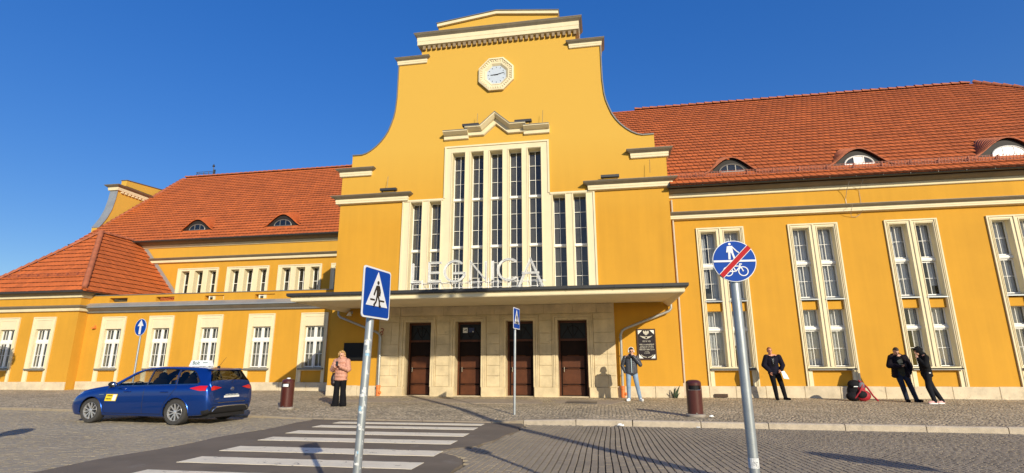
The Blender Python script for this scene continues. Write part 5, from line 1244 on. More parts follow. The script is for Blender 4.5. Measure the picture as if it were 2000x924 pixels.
# ------------------------------------------------------------------ traffic signs, bins, small things
SBLUE = mat('sign_blue', (.003, .055, .33), .6, spec=.15, var=.06, vs=6); SWHITE = mat('sign_white', (.74, .75, .76), .5, spec=.2, var=.05, vs=8); SRED = mat('sign_red', (.42, .012, .018), .6, spec=.15, var=.06, vs=8); SBLACK = mat('sign_black', (.012, .012, .014), .4); SBACK = mat('sign_back', (.32, .33, .34), .45, .4)
STK = mat('torn_sticker', (.62, .63, .62), .8, var=.35, vs=40, dirt=((.10, .11, .12), 38, .55)); STK2 = mat('blue_sticker', (.25, .42, .55), .8, var=.4, vs=40)
def disc(q, r, y0, y1, n=48, cx=0, cz=0): return q.prism([(cx+r*cos(2*pi*k/n), cz+r*sin(2*pi*k/n)) for k in range(n)], y0, y1)
def stroke(q, a, b, w, y, cap=True):
    a = Vector(a); b = Vector(b); d = (b-a).normalized(); e = Vector((-d.y, d.x))*w/2
    q.prism([tuple(a-e), tuple(b-e), tuple(b+e), tuple(a+e)], y-.0015, y+.001)
def ringf(q, cx, cz, r0, r1, y, n=28):
    for k in range(n):
        a, b = 2*pi*k/n, 2*pi*(k+1)/n; q.add([(cx+r0*cos(a), y, cz+r0*sin(a)), (cx+r0*cos(b), y, cz+r0*sin(b)), (cx+r1*cos(b), y, cz+r1*sin(b)), (cx+r1*cos(a), y, cz+r1*sin(a))], [(0, 1, 2, 3)])
def post(root, top, r, name='post', lean=(0, 0), m=POLE):
    q = MB(); q.cyl((0, 0, -.05), (lean[0], lean[1], top), r, r, 18); q.lathe([(r, top), (r*.6, top+.012), (.002, top+.014)], (lean[0], lean[1], 0), 14); return q.build(name, m, root, smooth=True)
LOCAL[0] = True
def crossing_sign(name, label, loc, rz, size, zc, r, lean=(0, 0), ladder=False):
    T = thing(name, label, 'road sign', loc, rz, 'signs on posts around the crossing'); top = zc+size*.45
    post(T, top, r, lean=lean); ox = lean[0]*zc/top; oy = lean[1]*zc/top-r-.012
    h = size/2
    def rr(hw, c, n=5): return [(ox+sx*(hw-c)+c*cos(a0+k*pi/2/n), zc+sz*(hw-c)+c*sin(a0+k*pi/2/n)) for sx, sz, a0 in ((1, 1, 0), (-1, 1, pi/2), (-1, -1, pi), (1, -1, 3*pi/2)) for k in range(n+1)]
    b = MB().prism(rr(h, .03), oy-.002, oy+.004).build('sign_plate', SWHITE, T); MB().prism(rr(h-.002, .03), oy+.0045, oy+.010).build('plate_back', SBACK, b)
    MB().prism(rr(h*.93, .025), oy-.005, oy-.0025).build('blue_field', SBLUE, b)
    q = MB().prism([(ox-h*.78, zc-h*.52), (ox+h*.78, zc-h*.52), (ox, zc+h*.86)], oy-.008, oy-.0055); q.build('white_triangle', SWHITE, b)
    q = MB(); y = oy-.011; s = h
    P = lambda x, z: (ox+x*s, zc+z*s)
    disc(q, .075*s, y-.0015, y+.001, 16, *P(.0, .42))
    q.prism([P(-.11, .30), P(.08, .32), P(.10, .0), P(.06, -.12), P(-.09, -.12), P(-.08, .02)], y-.0015, y+.001)
    for a, b_ in (((-.09, .27), (-.20, .06)), ((-.20, .06), (-.27, -.10)), ((.07, .28), (.17, .08)), ((.17, .08), (.13, -.10)), ((-.04, -.10), (-.10, -.34)), ((-.10, -.34), (-.26, -.50)), ((.03, -.10), (.14, -.32)), ((.14, -.32), (.16, -.52)), ((.16, -.52), (.26, -.50)), ((-.26, -.50), (-.19, -.53))): stroke(q, P(*a), P(*b_), .085*s, y)
    q.build('walking_figure', SBLACK, b)
    q = MB()
    if ladder:
        for k in range(5): x = -.56+k*.28; q.prism([P(x-.07, -.50), P(x+.07, -.50), P(x+.05, -.28), P(x-.04, -.28)], y-.001, y+.002)
    else: stroke(q, P(-.52, -.28), P(-.20, -.28), .06*s, y); stroke(q, P(.18, -.28), P(.50, -.28), .06*s, y)
    q.build('crossing_mark', SBLACK, b)
    q = MB(); q.box(ox-.05, ox+.05, oy+.010, oy+r+.02, zc-.02, zc+.02); q.box(ox-.05, ox+.05, oy+.010, oy+r+.02, zc+h*.4, zc+h*.4+.04); q.build('sign_clamp', SBACK, T)
    return T
LS = crossing_sign('crossing_sign', 'pedestrian crossing sign on a post covered with torn stickers, nearest the viewer left of centre', (-2.150, 4.60, RZ-.01), radians(82), .46, 2.03, .036, lean=(.03, -.05))
rr_ = random.Random(4); q = MB(); q2 = MB()
for k in range(46):
    z = rr_.uniform(.35, 1.62); a = rr_.uniform(-pi, 0); hh = rr_.uniform(.012, .05); wd = rr_.uniform(.3, 1.2); R_ = .0368; tx, ty = .03*z/2.3, -.05*z/2.3; n = 5
    vs = [(tx+R_*cos(a+wd*(j/n-.5)), ty+R_*sin(a+wd*(j/n-.5)), z+zz+rr_.uniform(-.006, .006)) for zz in (0, hh) for j in range(n+1)]
    (q2 if k % 7 == 0 else q).add(vs, [(j, j+1, j+n+2, j+n+1) for j in range(n)])
q.build('torn_stickers', STK, LS, kind='stuff'); q2.build('torn_stickers', STK2, LS, kind='stuff')
crossing_sign('crossing_sign', 'distant pedestrian crossing sign turned sideways, on a slim post before the doors', (-2.47, 14.72, pz(-2.5, 14.72)), radians(82), .58, 2.55, .032, lean=(.09, 0), ladder=True)
# end of shared path sign
ES = thing('path_end_sign', 'round blue walker and bicycle sign struck through by a red bar', 'road sign', (1.062, 4.55, RZ-.01), radians(3), 'signs on posts around the crossing')
post(ES, 2.09, .038, lean=(-.008, 0)); ox, zc, y = -.008, 2.20, -.052; R_ = .170
b = disc(MB(), R_, y, y+.006, 56, ox, zc).build('sign_plate', SWHITE, ES); disc(MB(), R_-.001, y+.0065, y+.012, 56, ox, zc).build('plate_back', SBACK, b); disc(MB(), R_*.965, y-.003, y-.0005, 56, ox, zc).build('blue_field', SBLUE, b)
P = lambda x, z: (ox+x*R_, zc+z*R_); q = MB(); yy = y-.005
q.prism([P(-.965, -.045), P(.965, -.045), P(.965, .045), P(-.965, .045)], yy-.001, yy+.001)
disc(q, .06*R_, yy-.001, yy+.001, 14, *P(-.16, .83)); q.prism([P(-.29, .72), P(-.05, .74), P(-.02, .42), P(-.24, .40)], yy-.001, yy+.001)
for a, c, w in (((-.26, .68), (-.31, .42), .07), ((-.06, .70), (.15, .46), .05), ((.15, .46), (.24, .40), .05), ((-.20, .44), (-.22, .08), .10), ((-.08, .44), (.02, .10), .09)): stroke(q, P(*a), P(*c), w*R_, yy)
for cx, cz in ((-.34, -.50), (.36, -.50)): ringf(q, ox+cx*R_, zc+cz*R_, .19*R_, .235*R_, yy)
for a, c in (((-.34, -.50), (-.10, -.25)), ((-.10, -.25), (.24, -.25)), ((.24, -.25), (.36, -.50)), ((-.10, -.25), (.02, -.50)), ((.02, -.50), (.24, -.25)), ((-.34, -.50), (.02, -.50)), ((.24, -.25), (.20, -.14)), ((.20, -.14), (.32, -.16)), ((-.10, -.25), (-.14, -.17)), ((-.22, -.17), (-.06, -.17))): stroke(q, P(*a), P(*c), .05*R_, yy)
q.build('pictogram', SWHITE, b)
q = MB(); stroke(q, P(-.66, -.72), P(.72, .66), .27*R_, y-.008); q.build('bar_edge', SWHITE, b); q = MB(); stroke(q, P(-.66, -.72), P(.72, .66), .22*R_, y-.011); q.build('red_bar', SRED, b)
q = MB(); q.box(ox-.05, ox+.05, y+.012, -.03, zc-.12, zc-.08); q.build('sign_clamp', SBACK, ES)
q = MB(); q.lathe([(.0384, .63), (.0387, .632), (.0387, .70), (.0384, .702)], (-.003, 0, 0), 18); q.build('torn_stickers', STK, ES)
# straight ahead arrow
AS = thing('arrow_sign', 'round blue sign with white upward arrow on a thin grey post behind the blue car', 'road sign', (-16.25, 16.7, pz(-16.3, 16.7)), radians(-12), 'signs on posts around the crossing')
post(AS, 2.62, .032, lean=(.03, 0)); ox, zc, y, R_ = .03, 2.58, -.05, .30
b = disc(MB(), R_, y, y+.006, 48, ox, zc).build('sign_plate', SWHITE, AS); disc(MB(), R_-.001, y+.0065, y+.012, 48, ox, zc).build('plate_back', SBACK, b); disc(MB(), R_*.95, y-.003, y-.0005, 48, ox, zc).build('blue_field', SBLUE, b)
P = lambda x, z: (ox+x*R_, zc+z*R_); MB().prism([P(-.17, -.82), P(.17, -.82), P(.17, .15), P(.50, .15), P(0, .88), P(-.50, .15), P(-.17, .15)], y-.006, y-.0035).build('white_arrow', SWHITE, b)
q = MB(); q.box(ox-.05, ox+.05, y+.012, -.025, zc-.16, zc-.12); q.build('sign_clamp', SBACK, AS)
# litter bins
BIN = mat('brown_bin_paint', (.075, .018, .013), .32, var=.12, vs=5, spec=.5, coat=.3); CONC = mat('bin_concrete', (.34, .30, .25), .9, var=.2, vs=9, bump=.4, bs=60)
def bin_(label, loc, paper):
    T = thing('litter_bin', label, 'litter bin', loc, 0, 'litter bins on the pavement')
    MB().lathe([(.225, 0), (.235, .02), (.235, .055), (.20, .07)], n=28).build('base', CONC, T, smooth=True)
    r = .185; n = 40; q = MB(); zs = [.065, .10, .62, .645, .745, .77, .80]; vs = []
    def open_(k, j): a = 2*pi*(k+.5)/n-pi/2; a = (a+pi) % (2*pi)-pi; return j == 3 and abs(a+pi/2+0.0) < .80
    for z in zs: vs += [(r*(1.02 if z in (.62, .645) else 1)*cos(2*pi*k/n-pi/2), r*(1.02 if z in (.62, .645) else 1)*sin(2*pi*k/n-pi/2), z) for k in range(n)]
    fs = []
    for j in range(len(zs)-1):
        for k in range(n):
            c = (k+.5)/n*2*pi
            if j == 3 and (c < .85 or c > 2*pi-.85): continue
            fs.append((j*n+k, j*n+(k+1) % n, (j+1)*n+(k+1) % n, (j+1)*n+k))
    q.add(vs, fs); q.build('body', BIN, T, smooth=True)
    q = MB(); q.lathe([(r, .80), (r+.004, .80), (r-.01, .835), (r*.75, .865), (r*.4, .88), (.002, .884)], n=n); q.build('lid', BIN, T, smooth=True)
    q = MB(); q.lathe([(r-.02, .10), (r-.02, .78)], n=24); q.build('liner', BLACK, T)
    q = MB(); a0 = -pi/2; q.tube([(r*1.03*cos(a0+t*.85), r*1.03*sin(a0+t*.85), .640) for t in [k/6-1 for k in range(13)]], .012, 6); q.build('opening_rim', CHROME if not paper else BIN, T)
    q = MB(); q.cyl((0, -r-.006, .09), (0, -r+.02, .09), .018, n=8); q.build('lock', CHROME, T)
    if paper:
        a = MB(); a.lathe([(.055, .884), (.05, .91), (.02, .915)], n=14); o = a.build('paper_cup_lid', SIGNW, None); o.location = loc; tag(o, 'crushed white cup lying on the lid of the left bin', 'litter')
        a = MB(); a.add([(.135*sin(t), -r*.94*cos(t*.9)-.001, z) for z in (.655, .735) for t in [-.75+.15*k for k in range(11)]], [(k, k+1, k+12, k+11) for k in range(10)])
        o = a.build('crumpled_paper', SIGNW, None); o.location = loc; tag(o, 'pale paper stuffed in the opening of the left bin', 'litter')
bin_('brown cylindrical litter bin with paper in its slot, left of the woman', (-9.54, 15.4, pz(-9.5, 15.4)), True)
bin_('brown cylindrical litter bin with empty dark slot, right of the doors near the kerb', (2.12, 14.42, pz(2.1, 14.4)), False)
LOCAL[0] = False
# weed at the wall, scraps of paper
WEED = mat('dark_weed_leaf', (.045, .075, .04), .6, var=.3, vs=20)
o = thing('weed', 'dark pointed weed growing at the plinth left of the right-hand bin', 'plant', (2.36, 20.52, pz(2.3, 20.5)))
for k, (dx, h, a, w) in enumerate(((-.02, .34, -.06, .06), (.10, .46, .32, .07), (-.12, .24, -.35, .05), (.04, .30, .14, .06), (.12, .2, .5, .05), (-.05, .4, .05, .05))):
    q = MB(); n = 6; vs = []
    for t in range(n+1): f = t/n; wd = w*sin(pi*min(1, f*.85+.15))*.5*(1 if t < n else .05); cx = 2.36+dx*.5+a*h*f*f; vs += [(cx-wd, 20.52-.02*k-.05*f, pz(2.3, 20.5)+h*f), (cx, 20.50-.02*k-.05*f, pz(2.3, 20.5)+h*f-.012), (cx+wd, 20.53-.02*k-.05*f, pz(2.3, 20.5)+h*f)]
    q.add(vs, [(3*t+c, 3*t+c+1, 3*t+c+4, 3*t+c+3) for t in range(n) for c in (0, 1)]); q.build('leaf', WEED, o)
def scrap(label, x, y, s, z=None):
    z = pz(x, y) if z is None else z; rr = random.Random(int(x*100)); q = MB(); q.ell((0, 0, s*.35), (s, s*.6, s*.35), 7, 5)
    q.v = [(a*(1+rr.uniform(-.3, .3)), b*(1+rr.uniform(-.3, .3)), max(0, c*(1+rr.uniform(-.4, .4)))) for a, b, c in q.v]
    o = q.build('paper_scrap', SIGNW, None); o.location = (x, y, z); tag(o, label, 'litter', 'scraps of litter')
scrap('white paper scrap beside the foot of the right-hand bin', 2.47, 14.32, .06); scrap('white paper scrap in the gutter below the kerb in the middle', .26, 13.2, .07, RZ+.01); scrap('small pale scrap in the gutter below the right-hand bin', 1.95, 13.1, .04, RZ+.01)
scrap('white scrap at the plinth beside the post of the round sign', 4.75, 20.7, .06); scrap('pale scrap on the pavement edge by the end of the zebra stripes', -1.55, 13.55, .035, RZ+.02)
# ------------------------------------------------------------------ things outside the picture whose shadows fall into it
def lamp_mast():
    T = thing('lamp_mast', 'tall lamp mast behind the viewer on the right, seen only by its long shadow', 'street lamp', (4.75, 2.6, RZ)); x, y = 4.75, 2.6
    MB().cyl((x, y, RZ), (x, y, 10.1), .13, .10, 16).build('mast', POLE, T, smooth=True); MB().lathe([(.2, RZ), (.2, .5), (.14, .55)], (x, y, 0), 16).build('mast_base', POLE, T)
    for dx in (-.75, .75):
        a = MB(); a.tube([(x, y, 10.0), (x+dx*.6, y, 10.06), (x+dx, y, 10.06)], .035, 8); a.build('lamp_arm', POLE, T)
        a = MB(); a.ell((x+dx*.95, y, 10.03), (.45, .22, .16), 14, 8); a.build('lamp_head', SBACK, T, smooth=True)
lamp_mast()
def back_sign(label, x, y, h, r):
    T = thing('round_sign', label, 'road sign', (x, y, RZ)); MB().cyl((x, y, RZ), (x, y, h), .032, .032, 12).build('post', POLE, T); q = MB(); disc(q, r, y-.045, y-.035, 40, x, h-.1); q.build('sign_plate', SBACK, T)
back_sign('round sign left of the view, seen only by the shadow of its disc', -8.9, 4.75, 2.55, .3)
back_sign('round sign right of the view, seen only by its shadow on the setts', 7.2, 4.1, 2.35, .35)
def round_tree(x, y, z0, h, r):
    T = thing('small_tree', 'small round tree left of the view, seen only by its shadow on the wall', 'tree', (x, y, z0)); q = MB(); q.tube([(x, y, z0), (x+.04, y, z0+h*.5), (x, y, z0+h)], [.09, .07, .04], 8)
    rr = random.Random(2)
    for k in range(7): a = 2*pi*k/7; q.tube([(x, y, z0+h*.75), (x+r*.6*cos(a), y+r*.6*sin(a), z0+h+rr.uniform(-.2, .5)*r)], [.03, .012], 5)
    q.build('trunk', mat('bark', (.10, .07, .05), .9, var=.3, vs=8), T)
    q = MB()
    for k in range(2600):
        d = Vector((rr.gauss(0, 1), rr.gauss(0, 1), rr.gauss(0, 1))).normalized()*r*rr.uniform(.35, 1)**.6; c = Vector((x, y, z0+h+r*.15))+Vector((d.x, d.y, d.z*.9)); u = Vector((rr.gauss(0, 1), rr.gauss(0, 1), rr.gauss(0, 1))).normalized(); v = u.orthogonal().normalized(); s = .075
        q.add([c-u*s, c+v*s*.5, c+u*s, c-v*s*.5], [(0, 1, 2, 3)])
    q.build('crown', mat('leaf_green', (.06, .085, .03), .7, var=.3, vs=3), T, kind='stuff')
round_tree(-27.3, 18.2, .07, 3.4, .95)
# ------------------------------------------------------------------ people
LOCAL[0] = True
SKIN = mat('skin', (.56, .30, .20), .55, var=.06, vs=9); SKINR = mat('reddish_skin', (.60, .27, .17), .55, var=.06, vs=9); DARKEYE = mat('eye_dark', (.02, .015, .012), .3); LIP = mat('lips', (.36, .12, .10), .5)
def capsule(q, a, b, ra, rb=None, n=12):
    rb = ra if rb is None else rb; a = Vector(a); b = Vector(b)
    if (b-a).length > 1e-4: q.cyl(a, b, ra, rb, n)
    q.ell(a, (ra,)*3, n, 8); q.ell(b, (rb,)*3, n, 8)
def chain(q, pts, rs):
    for (a, b), (ra, rb) in zip(zip(pts, pts[1:]), zip(rs, rs[1:])): capsule(q, a, b, ra, rb)
def fuse(name, q, m, parent, voxel=.011, smooth=3, label=None):
    """merge overlapping solids into one continuous skin"""
    me = q.mesh(name, m); o = bpy.data.objects.new(name, me); COL.objects.link(o)
    r = o.modifiers.new('r', 'REMESH'); r.mode = 'VOXEL'; r.voxel_size = voxel; r.use_smooth_shade = True
    s = o.modifiers.new('s', 'SMOOTH'); s.factor = .5; s.iterations = smooth
    dg = bpy.context.evaluated_depsgraph_get(); m2 = bpy.data.meshes.new_from_object(o.evaluated_get(dg)); bpy.data.objects.remove(o); m2.name = name
    if not m2.materials: m2.materials.append(m)
    m2.polygons.foreach_set('use_smooth', [True]*len(m2.polygons))
    o = bpy.data.objects.new(name, m2); COL.objects.link(o); adopt(o, parent)
    if label: o['label'] = label
    return o
def hand(q, w, d, curl, palm_n, side):
    """palm and five bent fingers; w wrist, d pointing direction, palm_n palm normal, side = where the thumb lies"""
    w = Vector(w); d = Vector(d).normalized(); pn = (Vector(palm_n)-d*Vector(palm_n).dot(d)).normalized(); sd = d.cross(pn)*side
    for k in (-1.2, -.4, .4, 1.2): capsule(q, w+d*.01+sd*k*.011, w+d*.085+sd*k*.0175, .014, .0125, 8)
    for k, L_ in ((-1.5, .062), (-.5, .074), (.5, .08), (1.5, .072)):
        p = w+d*.088+sd*k*.0185; d1 = (d*cos(curl*.6)+pn*sin(curl*.6)); d2 = (d*cos(curl*1.5)+pn*sin(curl*1.5)); m1 = p+d1*L_*.5; m2 = m1+d2*L_*.5
        chain(q, [p, m1, m2], [.0098, .0092, .0078])
    b = w+d*.03+sd*.026; td = (d*.6+sd*.65+pn*.45).normalized(); m1 = b+td*.038; chain(q, [b, m1, m1+(td*.6+d*.5+pn*.3).normalized()*.032], [.0125, .0105, .0085])
def head(q, c, fwd, tilt=0):
    """c centre of skull; fwd horizontal facing; tilt > 0 looks down"""
    f = Vector(fwd).normalized(); up_ = Vector((0, 0, 1)); f = (f*cos(tilt)-up_*sin(tilt)); s = f.cross(up_).normalized(); u = s.cross(f); c = Vector(c); M3 = Matrix((s, f, u)).transposed()
    at = lambda x, y, z: c+M3 @ Vector((x, y, z))
    q.ell(c+M3 @ Vector((0, -.012, .022)), (.074, .094, .098), 18, 12, M3); q.ell(at(0, .022, -.045), (.056, .066, .078), 16, 10, M3); q.ell(at(0, .052, -.092), (.030, .028, .024), 10, 8, M3)
    chain(q, [at(0, .086, .012), at(0, .108, -.028)], [.010, .016]); q.ell(at(0, .092, -.068), (.025, .012, .010), 10, 6, M3)
    q.ell(at(0, .082, .025), (.052, .014, .012), 12, 6, M3)
    for e in (-1, 1): q.ell(at(e*.077, -.008, -.012), (.011, .022, .034), 10, 8, M3)
    return M3, at
def face(T, at, M3, lip=LIP):
    q = MB()
    for e in (-1, 1): q.ell(at(e*.030, .083, .004), (.013, .008, .008), 10, 8, M3)
    q.build('eyes', DARKEYE, T, smooth=True); MB().ell(at(0, .103, -.068), (.021, .006, .006), 10, 6, M3).build('mouth', lip, T, smooth=True)
    q = MB()
    for e in (-1, 1): q.ell(at(e*.032, .094, .026), (.022, .006, .005), 10, 6, M3)
    q.build('eyebrows', mat('brow', (.12, .07, .04), .8) if 'brow' not in bpy.data.materials else bpy.data.materials['brow'], T, smooth=True)
def shoe(T, m, ank, dirv, sole=None, L_=.27):
    a = Vector(ank); d = Vector((dirv[0], dirv[1], 0)).normalized(); s = Vector((-d.y, d.x, 0)); M3 = Matrix((s, d, (0, 0, 1))).transposed(); q = MB()
    q.ell((a.x+d.x*.02, a.y+d.y*.02, .055), (.045, .075, .050), 12, 8, M3); q.ell((a.x+d.x*.12, a.y+d.y*.12, .042), (.046, .085, .038), 12, 8, M3); capsule(q, (a.x, a.y, .06), (a.x-d.x*.01, a.y-d.y*.01, .10), .044, .042); q.ell((a.x-d.x*.045, a.y-d.y*.045, .045), (.038, .035, .040), 10, 8, M3)
    fuse('shoe', q, m, T, .010); q = MB(); n = 20
    q.slab([tuple((a+d*(.055+.135*cos(2*pi*k/n))+s*(.047*sin(2*pi*k/n)*(1.06 if cos(2*pi*k/n) > 0 else .9)))[:2]) for k in range(n)], 0, .024); q.build('shoe_sole', sole or m, T)
def legs_trousers(T, m, hips, knees, anks, rs=(.105, .085, .066, .060), name='trousers', flare=0, pel=(.165, .115, .12)):
    q = MB(); c = (Vector(hips[0])+Vector(hips[1]))/2; q.ell(c+Vector((0, 0, .05)), pel, 16, 10)
    for h, k, a in zip(hips, knees, anks):
        a = Vector(a); b = Vector((a.x, a.y, .075 if not flare else .03)); chain(q, [h, k, b], [rs[0], rs[1] if True else 0, rs[2]+flare]); capsule(q, (Vector(h)+Vector(k))/2, k, (rs[0]+rs[1])/2, rs[1])
    return fuse(name, q, m, T, .012, 4)
def torso_coat(q, pel, chest, sh, w=.19, d=.135, hem=None):
    pel = Vector(pel); chest = Vector(chest); hem = hem if hem is not None else pel.z-.06
    zz = [hem+(chest.z-hem)*k/6 for k in range(7)]
    for k, z in enumerate(zz):
        t = (z-pel.z)/(chest.z-pel.z); c = pel.lerp(chest, max(-.2, min(1, t))); q.ell((c.x, c.y, z), (w*(.96+.06*abs(t-.4)), d, .085), 18, 8)
    q.ell(chest+Vector((0, 0, .03)), (w*1.02, d*.98, .13), 18, 10)
    for s in sh: capsule(q, chest+Vector((0, 0, .08)), s, .085, .078)
def arm_sleeve(q, sh, el, wr, r=(.080, .068, .052)): chain(q, [sh, el, wr], r)
def rings(q, a, b, r0, r1, step=.062, sq=1.0, ry=None):
    a = Vector(a); b = Vector(b); n = max(2, int((b-a).length/step)); d = (b-a).normalized(); M3 = d.to_track_quat('Z', 'Y').to_matrix()
    for k in range(n+1): r = r0+(r1-r0)*k/n; q.ell(a.lerp(b, k/n), (r, ry or r, step*.62), 14, 8, M3)
def body(T, skin, hd, fwd, tilt, neck, pel, chest, sh, el, wr, hips, knees, anks, hands):
    q = MB(); M3, at = head(q, hd, fwd, tilt); chain(q, [at(0, -.01, -.05), neck, chest], [.052, .058, .09]); chain(q, [chest, pel], [.10, .10])
    for s, e, w in zip(sh, el, wr): chain(q, [neck, s, e, w], [.05, .06, .042, .028])
    for h, k, a in zip(hips, knees, anks): chain(q, [pel, h, k, a], [.1, .085, .058, .038])
    for (w, d, curl, pn, side) in hands: hand(q, w, d, curl, pn, side)
    fuse('body', q, skin, T, .0085, 2); face(T, at, M3); return M3, at
def cap_hair(T, at, M3, m, name='hair', r=1.09, low=-.01, back=-.05):
    q = MB(); q.ell(at(0, -.016, .030), (.076*r, .096*r, .100*r), 20, 14, M3); o = q.build(name, m, T, smooth=True)
    me = o.data; bm = bmesh.new(); bm.from_mesh(me); inv = M3.transposed(); c = at(0, 0, 0)
    kill = [v for v in bm.verts if (lambda l: (l.y > .015 and l.z < .062) or (l.y <= .015 and l.z < (back if l.y < -.03 else low)))(inv @ (v.co-c))]
    bmesh.ops.delete(bm, geom=kill, context='VERTS'); bm.to_mesh(me); bm.free(); return o
def person(label, x, y, group=None): return thing('person', label, 'person', (x, y, pz(x, y)), 0, group)

# --- woman with phone, left of the doors
T = person('woman with curly blond hair in a peach padded jacket and black flared trousers', -8.28, 16.25); PE = mat('peach_padded_jacket', (.52, .255, .175), .6, var=.08, vs=9, bump=.2, bs=30); BLK = mat('black_trouser_cloth', (.010, .010, .012), .85, spec=.08, var=.2, vs=12, bump=.2, bs=60); BLOND = mat('blond_curls', (.50, .30, .11), .6, var=.3, vs=30, island=.3)
sh = [(-.19, .0, 1.36), (.19, .0, 1.36)]; el = [(-.27, -.06, 1.10), (.27, -.06, 1.10)]; wr = [(-.09, -.25, 1.20), (.10, -.25, 1.19)]; hips = [(-.09, 0, .88), (.09, 0, .88)]; kn = [(-.11, -.01, .47), (.11, -.01, .47)]; an = [(-.12, .0, .08), (.13, .0, .08)]
hd = (.01, -.05, 1.54); M3, at = body(T, SKIN, hd, (.05, -1, 0), .25, (0, .0, 1.43), (0, 0, .92), (0, 0, 1.24), sh, el, wr, hips, kn, an, [(wr[0], (.55, -.25, .55), 1.0, (.8, .3, 0), 1), (wr[1], (-.55, -.25, .55), 1.0, (-.8, .3, 0), -1)])
q = MB(); chain(q, [(0, .0, .88), (0, 0, 1.3)], [.15, .15])
for dx in (-.07, .07): chain(q, [(dx, 0, .86), (dx, 0, 1.3)], [.135, .125])
rings(q, (0, .01, .80), (0, 0, 1.33), .225, .21, .10, ry=.175); q.ell((0, 0, 1.38), (.20, .14, .10), 16, 8); q.ell((0, .02, 1.45), (.14, .12, .075), 16, 8)
for s_, e_, w_ in zip(sh, el, wr): chain(q, [s_, e_, w_], [.086, .078, .054]); rings(q, s_, e_, .100, .092, .085); rings(q, e_, w_, .090, .066, .085)
fuse('jacket', q, PE, T, .011, 2); legs_trousers(T, BLK, hips, kn, an, (.115, .088, .088, .06), flare=.022, pel=(.185, .13, .12))
q = MB(); rr = random.Random(9)
for k in range(130):
    a = Vector((rr.gauss(0, 1), rr.gauss(0, 1), rr.gauss(0, 1))).normalized()
    if a.y > .30 and a.z < .62: continue
    c = at(a.x*.095, a.y*.100-.012, a.z*.108+.018 if a.z > -.6 else -.06); q.ell(c, (rr.uniform(.018, .034),)*3, 7, 5)
q.build('hair', BLOND, T)
shoe(T, BLK, an[0], (-.3, -1)); shoe(T, BLK, an[1], (.3, -1))
LOCAL[0] = False; gx, gy, gz = T.location
PH = mat('phone_case', (.03, .03, .035), .3); o = MB().box(gx-.030, gx+.045, gy-.335, gy-.325, gz+1.215, gz+1.35).build('phone', PH); tag(o, 'dark phone held up in both hands by the woman in peach', 'phone'); MB().box(gx-.025, gx+.040, gy-.3245, gy-.3235, gz+1.22, gz+1.345).build('screen', BLACK, o)
BAGM = mat('dark_bag_leather', (.022, .010, .012), .5, var=.2, vs=9)
o = thing('shoulder_bag', 'dark rounded shoulder bag hanging at the hip of the woman in peach', 'bag', (gx-.24, gy+.08, gz+.78)); q = MB(); q.ell((gx-.235, gy+.05, gz+.80), (.10, .15, .21), 18, 12); q.ell((gx-.22, gy+.05, gz+.70), (.11, .16, .12), 16, 10); q.build('pouch', BAGM, o, smooth=True); MB().tube([(gx-.25, gy+.05, gz+.97), (gx-.235, gy+.16, gz+1.2), (gx-.14, gy+.13, gz+1.45), (gx-.06, gy-.13, gz+1.32), (gx-.21, gy-.14, gz+1.0), (gx-.25, gy-.06, gz+.93)], .012, 6).build('strap', BAGM, o)
LOCAL[0] = True

# --- man with dark cap and white headphones by the plaque
T = person('man in dark cap, grey quilted jacket and light jeans with hand at his mouth', .83, 19.15); PUF = mat('grey_quilted_jacket', (.048, .052, .066), .38, var=.15, vs=9); PUFB = mat('black_yoke', (.012, .012, .014), .6); JEAN = mat('light_blue_jeans', (.21, .30, .42), .85, var=.25, vs=7, bump=.3, bs=70); CAPM = mat('dark_knit_cap', (.030, .026, .034), .9, spec=.08, var=.2, vs=30)
sh = [(-.20, .0, 1.42), (.20, .0, 1.42)]; el = [(-.30, .06, 1.15), (.30, -.08, 1.17)]; wr = [(-.21, .0, .93), (.075, -.19, 1.46)]; hips = [(-.10, 0, .92), (.10, 0, .92)]; kn = [(-.125, -.03, .50), (.16, -.02, .50)]; an = [(-.13, .0, .08), (.24, .0, .08)]
hd = (.02, -.01, 1.625); M3, at = body(T, SKIN, hd, (.15, -1, 0), .15, (0, .01, 1.50), (0, 0, .96), (0, 0, 1.30), sh, el, wr, hips, kn, an, [(wr[0], (.3, -.1, -1), .6, (1, 0, 0), 1), (wr[1], (-.3, .10, .65), 1.0, (-.4, .8, .2), -1)])
q = MB()
for dx in (-.08, 0, .08): chain(q, [(dx, 0, .93), (dx, 0, 1.38)], [.126, .122])
rings(q, (0, .0, .90), (0, 0, 1.40), .198, .198, .060, ry=.138); q.ell((0, 0, 1.42), (.19, .12, .09), 16, 8)
for s_, e_, w_ in zip(sh, el, wr): chain(q, [s_, e_, w_], [.074, .066, .046]); rings(q, s_, e_, .083, .076, .055); rings(q, e_, w_, .073, .054, .055)
q.lathe([(.07, 1.46), (.085, 1.47), (.08, 1.545), (.065, 1.55)], (0, .01, 0), 16)
q.ell((0, .015, 1.455), (.135, .095, .07), 16, 8)
fuse('jacket', q, PUF, T, .010, 1); legs_trousers(T, JEAN, hips, kn, an, (.10, .075, .058, .06))
q = MB(); q.tube([(0.0, -.128, .92), (.0, -.143, 1.05), (.0, -.145, 1.25), (.0, -.135, 1.38), (.01, -.10, 1.48)], .010, 6); q.build('zip', mat('pale_zip', (.55, .68, .72), .5), T); q = MB(); q.ell((0, -.02, 1.40), (.205, .125, .075), 16, 8); q.build('jacket_yoke', PUFB, T, smooth=True)
cap_hair(T, at, M3, CAPM, 'cap', 1.12, -.01, -.03)
q = MB(); q.tube([at(.094*cos(pi*k/12), -.01, .035+.105*sin(pi*k/12)) for k in range(13)], .010, 6)
for e in (-1, 1): q.ell(at(e*.092, -.008, -.005), (.022, .036, .045), 12, 8, M3)
q.build('headphones', SIGNW, T, smooth=True)
